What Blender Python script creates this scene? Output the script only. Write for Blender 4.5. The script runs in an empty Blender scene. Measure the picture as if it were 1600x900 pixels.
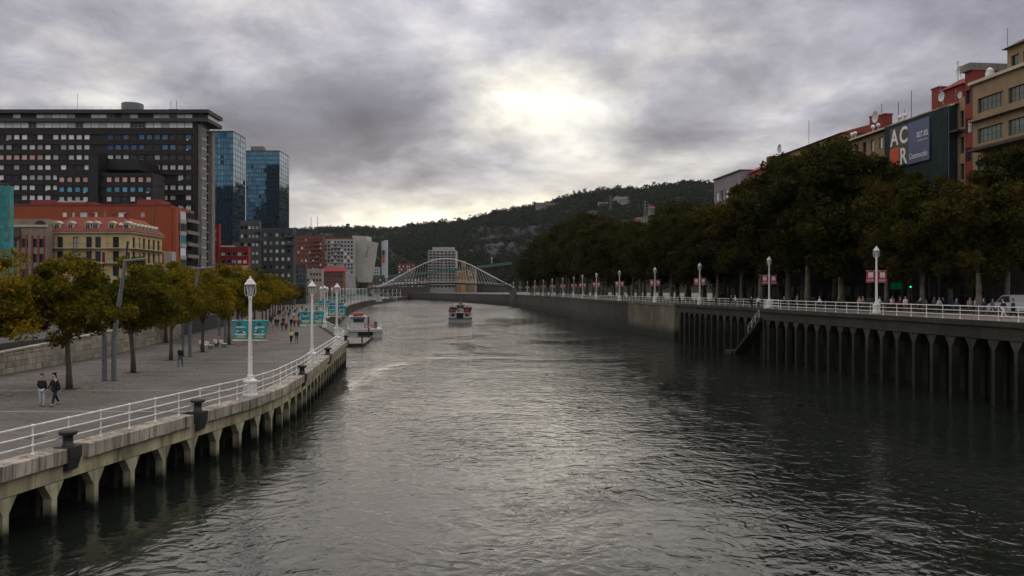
import bpy, bmesh, math, random
import numpy as np
from mathutils import Vector, Matrix
R = math.radians
rnd = random.Random(7)
scn = bpy.context.scene
COL = scn.collection

# ------------------------------------------------------------------ camera, sky, sun, exposure
CAMZ = 9.2                      # metres above the river; river surface is z = 0
F, CX, HY = 1300.0, 800.0, 453.5
cam = bpy.data.cameras.new('camera'); cam.sensor_width = 36; cam.lens = 36 * F / 1600
cam.clip_start = 0.1; cam.clip_end = 20000
camo = bpy.data.objects.new('camera', cam); COL.objects.link(camo)
camo.location = (0, 0, CAMZ); camo.rotation_euler = (R(90) + math.atan((HY - 450) / F), 0, 0)
scn.camera = camo
scn.view_settings.view_transform = 'Standard'
try: scn.view_settings.look = 'None'
except Exception: pass
scn.view_settings.gamma = 1; scn.view_settings.exposure = 0.36; scn.view_settings.use_curve_mapping = False
scn.render.engine = 'CYCLES'
scn.cycles.use_denoising = True
scn.cycles.max_bounces = 6; scn.cycles.diffuse_bounces = 2; scn.cycles.glossy_bounces = 3
scn.cycles.transmission_bounces = 3; scn.cycles.volume_bounces = 0; scn.cycles.transparent_max_bounces = 6
scn.cycles.caustics_reflective = False; scn.cycles.caustics_refractive = False

SUN_AZ, SUN_EL = R(-5), R(34)        # azimuth from +Y towards +X
sdir = Vector((math.sin(SUN_AZ) * math.cos(SUN_EL), math.cos(SUN_AZ) * math.cos(SUN_EL), math.sin(SUN_EL)))
sun = bpy.data.lights.new('sun', 'SUN'); sun.energy = 0.95; sun.angle = R(140); sun.color = (1, .84, .62)
suno = bpy.data.objects.new('sun', sun); COL.objects.link(suno)
suno.rotation_euler = sdir.to_track_quat('Z', 'Y').to_euler()

world = bpy.data.worlds.new('World'); scn.world = world; world.use_nodes = True
wn = world.node_tree; wn.nodes.clear()
def N(t, typ, **kw):
    n = t.nodes.new(typ)
    for k, v in kw.items():
        if k.startswith('i_'): n.inputs[k[2:].replace('_', ' ')].default_value = v
        else: setattr(n, k, v)
    return n
def MATH(t, op, a, b=None, c=None, clamp=False):
    n = t.nodes.new('ShaderNodeMath'); n.operation = op; n.use_clamp = clamp
    for i, v in enumerate((a, b, c)):
        if v is None: continue
        if isinstance(v, (int, float)): n.inputs[i].default_value = v
        else: t.links.new(v, n.inputs[i])
    return n.outputs[0]
def MIXC(t, fac, a, b, mode='MIX'):
    n = t.nodes.new('ShaderNodeMix'); n.data_type = 'RGBA'; n.blend_type = mode
    for s, v in ((n.inputs[0], fac), (n.inputs[6], a), (n.inputs[7], b)):
        if isinstance(v, (int, float)): s.default_value = v
        elif isinstance(v, tuple): s.default_value = v if len(v) == 4 else v + (1,)
        else: t.links.new(v, s)
    return n.outputs[2]
def RAMP(t, fac, stops, interp='LINEAR'):
    n = t.nodes.new('ShaderNodeValToRGB'); r = n.color_ramp; r.interpolation = interp
    while len(r.elements) < len(stops): r.elements.new(.5)
    for e, (p, c) in zip(r.elements, stops):
        e.position = p; e.color = (c, c, c, 1) if isinstance(c, (int, float)) else tuple(c) + (1,)
    t.links.new(fac, n.inputs[0]); return n.outputs[0]

tc = N(wn, 'ShaderNodeTexCoord'); L = wn.links.new
sky = N(wn, 'ShaderNodeTexSky'); sky.sky_type = 'NISHITA'; sky.sun_disc = False
sky.sun_elevation = SUN_EL; sky.sun_rotation = SUN_AZ; sky.dust_density = 2.0; sky.air_density = 1.0
nrm = N(wn, 'ShaderNodeVectorMath', operation='NORMALIZE'); L(tc.outputs['Generated'], nrm.inputs[0])
sep = N(wn, 'ShaderNodeSeparateXYZ'); L(nrm.outputs[0], sep.inputs[0])
zc = MATH(wn, 'MAXIMUM', sep.outputs[2], 0.0)
den = MATH(wn, 'ADD', zc, 0.24)
cmb = N(wn, 'ShaderNodeCombineXYZ'); L(MATH(wn, 'DIVIDE', sep.outputs[0], den), cmb.inputs[0]); L(MATH(wn, 'DIVIDE', sep.outputs[1], den), cmb.inputs[1])
def wnoise(scale, off, detail=6, rough=.55, dist=0.0, stretch=(1, 1, 1)):
    mp = N(wn, 'ShaderNodeMapping'); mp.inputs['Location'].default_value = off; mp.inputs['Scale'].default_value = stretch
    L(cmb.outputs[0], mp.inputs[0])
    n = N(wn, 'ShaderNodeTexNoise'); n.inputs['Scale'].default_value = scale; n.inputs['Detail'].default_value = detail
    n.inputs['Roughness'].default_value = rough; n.inputs['Distortion'].default_value = dist
    L(mp.outputs[0], n.inputs['Vector']); return n.outputs['Fac']
n1 = wnoise(0.75, (3.1, 1.7, 0.0), 7, .52, .25, (.8, .9, 1))
n2 = wnoise(2.1, (0.4, 7.9, 2.0), 7, .56, .25, (1.1, 1, 1))
n3 = wnoise(0.55, (9.3, 4.2, 1.0), 3, .5)
dens = MATH(wn, 'ADD', MATH(wn, 'MULTIPLY', n1, .60), MATH(wn, 'MULTIPLY', n2, .40))
# thick and thin places of the cloud deck
def lobe(ax, ay, power):
    v = Vector(((ax - CX) / F, 1, (HY - ay) / F)).normalized(); dn = N(wn, 'ShaderNodeVectorMath', operation='DOT_PRODUCT'); L(nrm.outputs[0], dn.inputs[0]); dn.inputs[1].default_value = v
    return MATH(wn, 'POWER', MATH(wn, 'MAXIMUM', dn.outputs['Value'], 0.0), power)
for ax, ay, pw, amt in ((715, 190, 420, -.06), (800, 165, 420, -.07), (900, 105, 420, -.06), (620, 300, 200, -.015), (1230, 170, 160, -.035), (240, 120, 60, .0), (560, 60, 80, .065), (830, 0, 140, .09), (1040, 140, 260, .05), (540, 240, 200, .05), (1450, 60, 60, .03), (620, 325, 160, -.03)):
    if amt: dens = MATH(wn, 'ADD', dens, MATH(wn, 'MULTIPLY', lobe(ax, ay, pw), amt))
cloud = RAMP(wn, dens, [(.33, (.60, .572, .475)), (.42, (.43, .42, .40)), (.50, (.25, .245, .275)), (.57, (.152, .148, .176)), (.72, (.075, .074, .092))])
# the low sun glows through the thinner cloud around it
dot = N(wn, 'ShaderNodeVectorMath', operation='DOT_PRODUCT'); L(nrm.outputs[0], dot.inputs[0]); dot.inputs[1].default_value = Vector((math.sin(SUN_AZ), math.cos(SUN_AZ), .13)).normalized()
dp = MATH(wn, 'MAXIMUM', dot.outputs['Value'], 0.0)
g1 = MATH(wn, 'POWER', dp, 22.0); g2 = MATH(wn, 'POWER', dp, 4.0)
low = MATH(wn, 'POWER', MATH(wn, 'SUBTRACT', 1.0, zc, clamp=True), 14.0)      # towards the horizon the deck thins out
thin = RAMP(wn, dens, [(.36, 1.0), (.58, .34)])
glow = MATH(wn, 'MULTIPLY', MATH(wn, 'ADD', MATH(wn, 'MULTIPLY', g1, .04), MATH(wn, 'MULTIPLY', MATH(wn, 'MULTIPLY', g2, low), 1.25)), thin)
over = MATH(wn, 'ADD', MATH(wn, 'MULTIPLY', zc, 2.3), .95)                    # an overcast deck is brightest overhead
cloud = MIXC(wn, 1.0, cloud, over, 'MULTIPLY')
tex = wnoise(3.4, (5.4, 2.2, 4.0), 8, .6, .3, (1.1, 1, 1))
cloud = MIXC(wn, 1.0, cloud, RAMP(wn, tex, [(.32, .74), (.68, 1.22)]), 'MULTIPLY')
bright = MIXC(wn, 1.0, cloud, MIXC(wn, 1.0, (1.0, .87, .57), glow, 'MULTIPLY'), 'ADD')
gap = MATH(wn, 'MULTIPLY', RAMP(wn, dens, [(.34, 1.0), (.43, 0.0)]), RAMP(wn, n3, [(.38, .15), (.6, .7)]))
cl10 = N(wn, 'ShaderNodeVectorMath', operation='SCALE'); L(bright, cl10.inputs[0]); cl10.inputs['Scale'].default_value = 10.0
mixed = MIXC(wn, gap, cl10.outputs[0], sky.outputs[0])
bg = N(wn, 'ShaderNodeBackground'); bg.inputs['Strength'].default_value = 0.1; L(mixed, bg.inputs['Color'])
wo = N(wn, 'ShaderNodeOutputWorld'); L(bg.outputs[0], wo.inputs['Surface'])

# ------------------------------------------------------------------ helpers
def px(x, d): return (x - CX) / F * d            # metres to the side of the axis, seen at distance d
def pz(y, d): return CAMZ - (y - HY) / F * d     # height, seen at distance d
ORD = ['first', 'second', 'third', 'fourth', 'fifth', 'sixth', 'seventh', 'eighth', 'ninth', 'tenth', 'eleventh', 'twelfth', 'thirteenth',
       'fourteenth', 'fifteenth', 'sixteenth', 'seventeenth', 'eighteenth', 'nineteenth', 'twentieth', 'twenty-first', 'twenty-second',
       'twenty-third', 'twenty-fourth', 'twenty-fifth', 'twenty-sixth', 'twenty-seventh', 'twenty-eighth', 'twenty-ninth', 'thirtieth']
ORD += ['thirty-' + o for o in ORD[:9]] + ['fortieth'] + ['forty-' + o for o in ORD[:9]] + ['fiftieth'] + ['fifty-' + o for o in ORD[:9]]

class MB:
    """collects shapes; mesh() turns them into one mesh"""
    def __init__(s): s.v = []; s.f = []; s.m = []; s.cur = 0
    def slot(s, i): s.cur = i; return s
    def add(s, vs, fs):
        b = len(s.v); s.v += [tuple(v) for v in vs]
        for f in fs: s.f.append(tuple(i + b for i in f)); s.m.append(s.cur)
        return s
    def box(s, x0, x1, y0, y1, z0, z1, rz=0, piv=None):
        vs = [(x, y, z) for z in (z0, z1) for y in (y0, y1) for x in (x0, x1)]
        if rz:
            p = piv or ((x0 + x1) / 2, (y0 + y1) / 2); c, n = math.cos(rz), math.sin(rz)
            vs = [(p[0] + (x - p[0]) * c - (y - p[1]) * n, p[1] + (x - p[0]) * n + (y - p[1]) * c, z) for x, y, z in vs]
        return s.add(vs, [(0, 2, 3, 1), (4, 5, 7, 6), (0, 1, 5, 4), (2, 6, 7, 3), (0, 4, 6, 2), (1, 3, 7, 5)])
    def cbox(s, c, d, rz=0): return s.box(c[0] - d[0] / 2, c[0] + d[0] / 2, c[1] - d[1] / 2, c[1] + d[1] / 2, c[2] - d[2] / 2, c[2] + d[2] / 2, rz)
    def quad(s, *p): return s.add(p, [tuple(range(len(p)))])
    def prism(s, poly, z0, z1):
        n = len(poly); vs = [(p[0], p[1], z0) for p in poly] + [(p[0], p[1], z1) for p in poly]
        return s.add(vs, [tuple(reversed(range(n))), tuple(range(n, 2 * n))] + [(i, (i + 1) % n, n + (i + 1) % n, n + i) for i in range(n)])
    def hull2(s, A, B):
        n = len(A); return s.add(list(A) + list(B), [tuple(reversed(range(n))), tuple(range(n, 2 * n))] + [(i, (i + 1) % n, n + (i + 1) % n, n + i) for i in range(n)])
    def tube(s, pts, rad, n=6, cap=True):
        pts = [Vector(p) for p in pts]; rad = rad if isinstance(rad, (list, tuple)) else [rad] * len(pts)
        vs = []; fs = []; up = Vector((0, 0, 1))
        for i, p in enumerate(pts):
            t = (pts[min(i + 1, len(pts) - 1)] - pts[max(i - 1, 0)]).normalized()
            a = t.cross(up if abs(t.z) < .95 else Vector((1, 0, 0))).normalized(); b = t.cross(a)
            for k in range(n):
                w = 2 * math.pi * (k + .5) / n; vs.append(p + (a * math.cos(w) + b * math.sin(w)) * rad[i])
        for i in range(len(pts) - 1):
            for k in range(n): fs.append((i * n + k, i * n + (k + 1) % n, (i + 1) * n + (k + 1) % n, (i + 1) * n + k))
        if cap: fs += [tuple(range(n)), tuple(range((len(pts) - 1) * n, len(pts) * n))]
        return s.add(vs, fs)
    def lathe(s, prof, n=10, c=(0, 0, 0), rot=0):
        vs = []; fs = []
        for r, z in prof:
            for k in range(n):
                w = 2 * math.pi * k / n + rot; vs.append((c[0] + r * math.cos(w), c[1] + r * math.sin(w), c[2] + z))
        for i in range(len(prof) - 1):
            for k in range(n): fs.append((i * n + k, i * n + (k + 1) % n, (i + 1) * n + (k + 1) % n, (i + 1) * n + k))
        fs += [tuple(range(n)), tuple(range((len(prof) - 1) * n, len(prof) * n))]
        return s.add(vs, fs)
    def mesh(s, name, mats, smooth=False):
        me = bpy.data.meshes.new(name); me.from_pydata(s.v, [], s.f)
        for m in (mats if isinstance(mats, (list, tuple)) else [mats]): me.materials.append(m)
        me.polygons.foreach_set('material_index', s.m)
        bm = bmesh.new(); bm.from_mesh(me); bmesh.ops.recalc_face_normals(bm, faces=bm.faces); bm.to_mesh(me); bm.free()
        if smooth: me.polygons.foreach_set('use_smooth', [True] * len(me.polygons))
        me.update(); return me
    def build(s, name, mats, parent=None, loc=(0, 0, 0), rz=0, smooth=False, **tags): return put(name, s.mesh(name, mats, smooth), parent, loc, rz, **tags)
def tag(o, label=None, category=None, group=None, kind=None):
    for k, v in (('label', label), ('category', category), ('group', group), ('kind', kind)):
        if v: o[k] = v
    return o
def put(name, me, parent=None, loc=(0, 0, 0), rz=0, scale=None, **tags):
    o = bpy.data.objects.new(name, me); COL.objects.link(o); o.location = loc
    o.rotation_euler = rz if isinstance(rz, (tuple, list)) else (0, 0, rz)
    if scale: o.scale = scale if isinstance(scale, (tuple, list)) else (scale,) * 3
    if parent: o.parent = parent
    return tag(o, **tags)
def thing(name, label, cat, loc=(0, 0, 0), rz=0, group=None, scale=None):
    return put(name, None, None, loc, rz, scale, label=label, category=cat, group=group)
def copy_tree(o, parent=None):
    c = o.copy(); COL.objects.link(c); c.parent = parent
    for ch in o.children: copy_tree(ch, c)
    return c
def np_mesh(name, V, Fq, mat, k=4):
    """numpy vertices (n,3) and faces (m,k) to a mesh"""
    me = bpy.data.meshes.new(name); n, m = len(V), len(Fq)
    me.vertices.add(n); me.vertices.foreach_set('co', V.astype(np.float32).ravel())
    me.loops.add(m * k); me.loops.foreach_set('vertex_index', Fq.astype(np.int32).ravel())
    me.polygons.add(m); me.polygons.foreach_set('loop_start', np.arange(0, m * k, k, dtype=np.int32))
    me.polygons.foreach_set('loop_total', np.full(m, k, dtype=np.int32))
    me.materials.append(mat); me.update(calc_edges=True); return me

# ------------------------------------------------------------------ materials
def newmat(name):
    m = bpy.data.materials.new(name); m.use_nodes = True; t = m.node_tree; t.nodes.clear()
    o = N(t, 'ShaderNodeOutputMaterial'); return m, t, o
def pnoise(t, scale, stretch=(1, 1, 1), detail=4, rough=.55, dist=0, coord=None):
    g = coord or N(t, 'ShaderNodeNewGeometry').outputs['Position']
    mp = N(t, 'ShaderNodeMapping'); mp.inputs['Scale'].default_value = stretch; t.links.new(g, mp.inputs[0])
    n = N(t, 'ShaderNodeTexNoise'); n.inputs['Scale'].default_value = scale; n.inputs['Detail'].default_value = detail
    n.inputs['Roughness'].default_value = rough; n.inputs['Distortion'].default_value = dist
    t.links.new(mp.outputs[0], n.inputs['Vector']); return n.outputs['Fac']
def M(name, col, rough=.8, var=.22, vs=.6, bump=0, bs=12, metal=0, streak=0, spec=.4, dirt=None, rand=0, fine=0, tide_shade=None, sf=1.6):
    """painted / mineral / metal surface with broad colour wander, optional vertical rain stains and fine relief"""
    m, t, o = newmat(name); b = N(t, 'ShaderNodeBsdfPrincipled'); t.links.new(b.outputs[0], o.inputs[0])
    lo = tuple(c * (1 - var) for c in col); hi = tuple(min(1, c * (1 + var)) for c in col)
    c = MIXC(t, RAMP(t, pnoise(t, vs), [(.3, 0.0), (.7, 1.0)]), lo, hi)
    if fine: c = MIXC(t, fine, c, RAMP(t, pnoise(t, vs * 22, detail=2), [(.3, tuple(x * .55 for x in col)), (.7, tuple(min(1, x * 1.35) for x in col))]))
    if streak:
        s = RAMP(t, pnoise(t, 1.5, (sf, sf, .12), 5, .65), [(.45, 0.0), (.68, 1.0)])
        c = MIXC(t, MATH(t, 'MULTIPLY', s, streak), c, dirt or tuple(x * .28 for x in col))
    if rand:
        oi = N(t, 'ShaderNodeObjectInfo'); c = MIXC(t, 1.0, c, RAMP(t, oi.outputs['Random'], [(0, 1 - rand), (1, 1 + rand * .6)]), 'MULTIPLY')
    if tide_shade:                       # weed and wet slime between tides; on the right piles also painted darkness
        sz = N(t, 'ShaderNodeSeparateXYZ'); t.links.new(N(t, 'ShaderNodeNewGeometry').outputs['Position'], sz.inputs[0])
        hz = MATH(t, 'ADD', sz.outputs[2], MATH(t, 'MULTIPLY', MATH(t, 'SUBTRACT', pnoise(t, 1.3, (1, 1, .4), 5, .65), .5), (tide_shade[1] - tide_shade[0]) * 1.6))
        mr = N(t, 'ShaderNodeMapRange'); mr.inputs[1].default_value = tide_shade[0]; mr.inputs[2].default_value = tide_shade[1]; mr.inputs[3].default_value = 1.0; mr.inputs[4].default_value = 0.0
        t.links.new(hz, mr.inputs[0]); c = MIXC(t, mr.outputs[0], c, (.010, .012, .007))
    t.links.new(c, b.inputs['Base Color']); b.inputs['Roughness'].default_value = rough; b.inputs['Metallic'].default_value = metal
    b.inputs['Specular IOR Level'].default_value = spec
    if bump:
        bp = N(t, 'ShaderNodeBump'); bp.inputs['Strength'].default_value = bump; bp.inputs['Distance'].default_value = .03
        t.links.new(pnoise(t, bs), bp.inputs['Height']); t.links.new(bp.outputs[0], b.inputs['Normal'])
    return m
def GLASS(name, col, rough=.06, metal=0.0, rand=.35):
    m, t, o = newmat(name); b = N(t, 'ShaderNodeBsdfPrincipled'); t.links.new(b.outputs[0], o.inputs[0])
    oi = N(t, 'ShaderNodeObjectInfo'); isl = N(t, 'ShaderNodeNewGeometry')
    r = MATH(t, 'FRACT', MATH(t, 'ADD', oi.outputs['Random'], isl.outputs['Random Per Island']))
    c = MIXC(t, 1.0, col + (1,), RAMP(t, r, [(0, 1 - rand), (1, 1 + rand)]), 'MULTIPLY')
    t.links.new(c, b.inputs['Base Color']); b.inputs['Roughness'].default_value = rough; b.inputs['Metallic'].default_value = metal
    return m
def LEAF(name, cols, trans=.25, rand=.3):
    m, t, o = newmat(name)
    g = N(t, 'ShaderNodeNewGeometry'); oi = N(t, 'ShaderNodeObjectInfo')
    clump = pnoise(t, .55, detail=2)
    f = MATH(t, 'ADD', MATH(t, 'MULTIPLY', g.outputs['Random Per Island'], .5), MATH(t, 'MULTIPLY', RAMP(t, clump, [(.32, 0.0), (.68, 1.0)]), .5))
    f = MATH(t, 'ADD', f, MATH(t, 'MULTIPLY', MATH(t, 'SUBTRACT', oi.outputs['Random'], .5), rand), clamp=True)
    c = RAMP(t, f, [(i / (len(cols) - 1), k) for i, k in enumerate(cols)])
    d = N(t, 'ShaderNodeBsdfDiffuse'); tr = N(t, 'ShaderNodeBsdfTranslucent'); t.links.new(c, d.inputs[0]); t.links.new(c, tr.inputs[0])
    mx = N(t, 'ShaderNodeMixShader'); mx.inputs[0].default_value = trans; t.links.new(d.outputs[0], mx.inputs[1]); t.links.new(tr.outputs[0], mx.inputs[2])
    t.links.new(mx.outputs[0], o.inputs[0]); return m
def EMIT(name, col, s):
    m, t, o = newmat(name); e = N(t, 'ShaderNodeEmission'); e.inputs[0].default_value = col + (1,); e.inputs[1].default_value = s
    t.links.new(e.outputs[0], o.inputs[0]); return m

m_white = M('white_paint', (.72, .71, .68), .55, .12, 1.5, streak=.5, dirt=(.33, .29, .23), rand=.1)
m_rail = M('white_rail_paint', (.74, .73, .70), .5, .14, 3, streak=.35, dirt=(.36, .30, .23), rand=.12)
m_cope = M('coping_stone', (.40, .355, .29), .9, .3, .9, .5, 14, streak=.95, dirt=(.035, .03, .025), rand=.3, sf=2.6, fine=.15)
m_copetop = m_cope
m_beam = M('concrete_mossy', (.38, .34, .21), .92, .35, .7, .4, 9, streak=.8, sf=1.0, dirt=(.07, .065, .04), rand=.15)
m_pile = M('pile_concrete', (.34, .315, .205), .92, .3, .8, .4, 9, streak=.7, dirt=(.05, .05, .03), rand=.25, tide_shade=(.25, .75))
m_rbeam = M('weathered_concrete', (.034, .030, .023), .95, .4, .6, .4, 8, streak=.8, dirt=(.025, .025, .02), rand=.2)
m_rpile = M('weathered_pile', (.046, .042, .033), .95, .4, .7, .4, 8, streak=.8, dirt=(.016, .016, .012), rand=.35, tide_shade=(2.6, 4.8))  # near-black band raised above the weed to paint in the shade
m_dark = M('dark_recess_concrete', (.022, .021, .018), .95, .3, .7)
m_pave = None
m_strip = M('pale_paving_strip', (.21, .195, .175), .85, .15, 1.2, fine=.3)
m_rpave = M('quay_paving', (.13, .115, .095), .85, .2, .7, fine=.3)
m_asph = M('asphalt', (.05, .05, .05), .9, .2, .5, fine=.3)
m_stone = M('wall_stone', (.33, .30, .235), .9, .28, 1.1, .6, 10, streak=.45, dirt=(.10, .09, .07), rand=.28, fine=.25)
m_mortar = M('mortar', (.14, .125, .10), .95, .2, 1)
m_iron = M('dark_iron', (.045, .047, .05), .5, .25, 2, .2, 20, metal=.4)
m_steel = M('grey_steel', (.17, .175, .185), .55, .15, 1.2, metal=.3, streak=.15)
m_bark = M('bark', (.085, .068, .05), .95, .35, 4, .6, 18, fine=.4)
m_pbark = M('plane_bark', (.15, .135, .10), .95, .45, 1.6, .4, 10)
m_wood = M('bench_wood', (.30, .25, .2), .8, .2, 2)
m_lglass = GLASS('lantern_glass', (.55, .56, .52), .15)
m_black = M('black_metal', (.02, .02, .022), .5, .1)
def water_mat():
    m, t, o = newmat('river_water'); b = N(t, 'ShaderNodeBsdfPrincipled'); t.links.new(b.outputs[0], o.inputs[0])
    b.inputs['Base Color'].default_value = (.010, .0135, .0105, 1); b.inputs['IOR'].default_value = 1.40
    b.inputs['Roughness'].default_value = .025; b.inputs['Specular IOR Level'].default_value = .5
    sy = N(t, 'ShaderNodeSeparateXYZ'); t.links.new(N(t, 'ShaderNodeNewGeometry').outputs['Position'], sy.inputs[0])
    rg = N(t, 'ShaderNodeMapRange'); rg.inputs[1].default_value = 70; rg.inputs[2].default_value = 320; rg.inputs[3].default_value = .025; rg.inputs[4].default_value = .17   # choppier where the reach opens to the wind
    t.links.new(sy.outputs[1], rg.inputs[0]); t.links.new(rg.outputs[0], b.inputs['Roughness'])
    patch = RAMP(t, pnoise(t, .045, (1, .5, 1), 4, .6, 1.2), [(.36, .18), (.64, 1.5)])
    patch2 = RAMP(t, pnoise(t, .012, (1, .4, 1), 2, .5), [(.38, .55), (.62, 1.0)])
    w1 = pnoise(t, .66, (1.0, 1.0, 1), 2, .5, 1.5)
    w2 = pnoise(t, 1.8, (1.0, 1.0, 1), 4, .55, .8)
    w3 = pnoise(t, .16, (.6, 1.0, 1), 2, .5, .3)
    h = MATH(t, 'ADD', MATH(t, 'MULTIPLY', w1, 1.0), MATH(t, 'MULTIPLY', w2, .40))
    h = MATH(t, 'ADD', MATH(t, 'MULTIPLY', MATH(t, 'MULTIPLY', h, patch), patch2), MATH(t, 'MULTIPLY', w3, .7))
    bp = N(t, 'ShaderNodeBump'); bp.inputs['Strength'].default_value = 1.0; bp.inputs['Distance'].default_value = .15
    t.links.new(h, bp.inputs['Height']); t.links.new(bp.outputs[0], b.inputs['Normal'])
    return m
m_water = water_mat()
def paving_mat():
    m, t, o = newmat('promenade_paving'); b = N(t, 'ShaderNodeBsdfPrincipled'); t.links.new(b.outputs[0], o.inputs[0])
    g = N(t, 'ShaderNodeNewGeometry').outputs['Position']
    br = N(t, 'ShaderNodeTexBrick'); br.inputs['Scale'].default_value = 2.2; br.inputs['Mortar Size'].default_value = .012
    br.inputs['Color1'].default_value = (.105, .094, .084, 1); br.inputs['Color2'].default_value = (.14, .126, .112, 1); br.inputs['Mortar'].default_value = (.06, .056, .05, 1)
    t.links.new(g, br.inputs['Vector'])
    c = MIXC(t, 1.0, br.outputs['Color'], RAMP(t, pnoise(t, .25, detail=5, rough=.6), [(.3, .62), (.7, 1.25)]), 'MULTIPLY')
    c = MIXC(t, RAMP(t, pnoise(t, .8, detail=6, rough=.7, dist=1.5), [(.56, 0.0), (.66, .55)]), c, (.055, .05, .045))
    c = MIXC(t, 1.0, c, RAMP(t, pnoise(t, 3.5, detail=3), [(.35, .8), (.6, 1.1)]), 'MULTIPLY')
    t.links.new(c, b.inputs['Base Color']); b.inputs['Roughness'].default_value = .8; b.inputs['Specular IOR Level'].default_value = .3
    return m
m_pave = paving_mat()
# ------------------------------------------------------------------ bank lines (x, y)
LB = [(-26, -20), (-23, 0), (-18.2, 30), (-15.1, 48.7), (-14.9, 54), (-15.6, 63), (-17.4, 78), (-20.7, 105), (-22, 110), (-36, 157), (-46, 215),
      (-60, 300), (-68, 350), (-80, 440), (-88, 516), (-96, 660), (-110, 917), (-220, 1100)]
RB = [(45, -20), (44, 0), (41.5, 50), (40.5, 66), (38, 88), (35, 115), (31.5, 142), (28.5, 169), (24.5, 196), (22, 222), (20.5, 250), (20, 276),
      (18, 303), (13, 359), (6, 430), (-2, 500), (-25, 600), (-65, 750), (-140, 950), (-320, 1150)]
LZ, RZ, UZ = 2.85, 6.7, 5.1
def bank(B, y):
    for (x0, y0), (x1, y1) in zip(B, B[1:]):
        if y0 <= y <= y1: return x0 + (x1 - x0) * (y - y0) / (y1 - y0)
    return B[-1][0]
def bdir(B, y):
    v = Vector((bank(B, y + 1.5) - bank(B, y - 1.5), 3.0)); return v.normalized()
def walk(B, ya, yb, step):
    """points every `step` metres along a bank between two distances: (x, y, tangent)"""
    out = []; y = ya
    while y < yb:
        t = bdir(B, y); out.append((bank(B, y), y, t)); y += step * t.y
    return out

# ------------------------------------------------------------------ river, ground, promenades
MB().quad((-900, -60, 0), (300, -60, 0), (300, 1500, 0), (-900, 1500, 0)).build('river', m_water, kind='structure')
MB().quad((-9000, -400, -.6), (9000, -400, -.6), (9000, 14000, -.6), (-9000, 14000, -.6)).build('ground', m_asph, kind='structure')
def land(name, B, inset, side, z, mat, ya, yb, th=.5):
    pts = [(bank(B, y) + inset * side, y) for y in [ya] + [p[1] for p in B if ya < p[1] < yb] + [yb]]
    far = [(side * 1400, yb), (side * 1400, ya)]
    MB().prism(pts + far, z - th, z).build(name, mat, kind='structure')
land('promenade_left', LB, .9, -1, LZ, m_pave, -20, 1090)
land('promenade_right', RB, 1.0, 1, RZ, m_rpave, -20, 1140)
# road on the far side of the plane trees, behind a kerb
def strip(name, B, off0, off1, z0, z1, mat, ya, yb, step=20, **kw):
    ys = list(np.arange(ya, yb, step)) + [yb]
    mb = MB()
    for a, b in zip(ys, ys[1:]):
        A = [(bank(B, a) + off0, a), (bank(B, a) + off1, a), (bank(B, b) + off1, b), (bank(B, b) + off0, b)]
        mb.prism(A, z0, z1)
    return mb.build(name, mat, **kw)
strip('road', RB, 13.2, 21, RZ - .1, RZ + .006, m_asph, 0, 400, kind='structure')
strip('kerb', RB, 12.9, 13.2, RZ - .1, RZ + .12, m_rbeam, 0, 400, kind='structure')
# upper street level above the low stone wall
WL = [(-37, 20), (-37.6, 45), (-38, 62), (-38.4, 72), (-39, 80), (-41, 92), (-43, 104), (-50, 150), (-68, 205), (-100, 300), (-128, 400), (-150, 520), (-170, 700)]
land('upper_street', WL, 1.2, -1, UZ, m_asph, 20, 700, 2.2)
# paving bands that cross the promenade
for i, y in enumerate((43.6, 52.7, 63, 74, 85, 96, 108, 121, 135, 150, 166, 184)):
    a, b = bank(LB, y) - 1.0, bank(WL, y) + .35
    MB().box(b, a, y - .16, y + .16, LZ, LZ + .006).build('paving_strip', m_strip, bpy.data.objects['promenade_left'])

# ------------------------------------------------------------------ left quay wall
lq = thing('quay_wall', 'pale concrete quay wall on piles along the tree-lined promenade', 'quay wall')
cope_meshes = []
for k in range(5):
    r2 = random.Random(k); h = .56 + r2.uniform(-.01, .01)
    A = [(-.9, -.495, -h), (.06, -.495, -h), (.08, -.495, -.03), (.05, -.495, 0), (-.9, -.495, 0)]
    cope_meshes.append(MB().hull2(A, [(x + r2.uniform(-.008, .008), .49, z) for x, _, z in A]).mesh('coping_stone', m_cope))
beam_mesh = MB().box(-.75, -.16, -1.24, 1.24, -1.22, -.56).mesh('beam_panel', m_beam)
pile_h = LZ - 1.16
def pile_mesh(w, h, hw, mat, deep=.7, foot=-1.5, zt=0):
    mb = MB()      # front view outline: post that widens to a haunch at the head, extruded along x
    hh = hw * .58
    out = [(-w / 2, foot), (w / 2, foot), (w / 2, h - hh), (hw / 2, h - .02), (-hw / 2, h - .02), (-w / 2, h - hh)]
    mb.hull2([(-deep, y, z) for y, z in out], [(0, y, z) for y, z in out]); return mb.mesh('pile', mat)
pm = pile_mesh(.30, pile_h - .02, 1.08, m_pile, .38)
BOL = [33.4, 43.0, 62.5, 81.5, 104]
for i, (x, y, t) in enumerate(walk(LB, 18, 112, 1.0)):
    if any(abs(y - b) < .42 for b in BOL): continue
    put('coping_stone', cope_meshes[i % 5], lq, (x, y, LZ + .05), math.atan2(-t.x, t.y))
for x, y, t in walk(LB, 18, 112, 2.5):
    put('beam_panel', beam_mesh, lq, (x, y, LZ + .05), math.atan2(-t.x, t.y))
for x, y, t in walk(LB, 20.3, 112, 2.5):
    put('pile', pm, lq, (x - .18, y, 0), math.atan2(-t.x, t.y))
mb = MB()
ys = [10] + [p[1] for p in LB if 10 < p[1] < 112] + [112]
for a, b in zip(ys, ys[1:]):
    mb.prism([(bank(LB, a) - 3.2, a), (bank(LB, a) - 2.6, a), (bank(LB, b) - 2.6, b), (bank(LB, b) - 3.2, b)], -1.5, LZ - .51)
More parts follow.
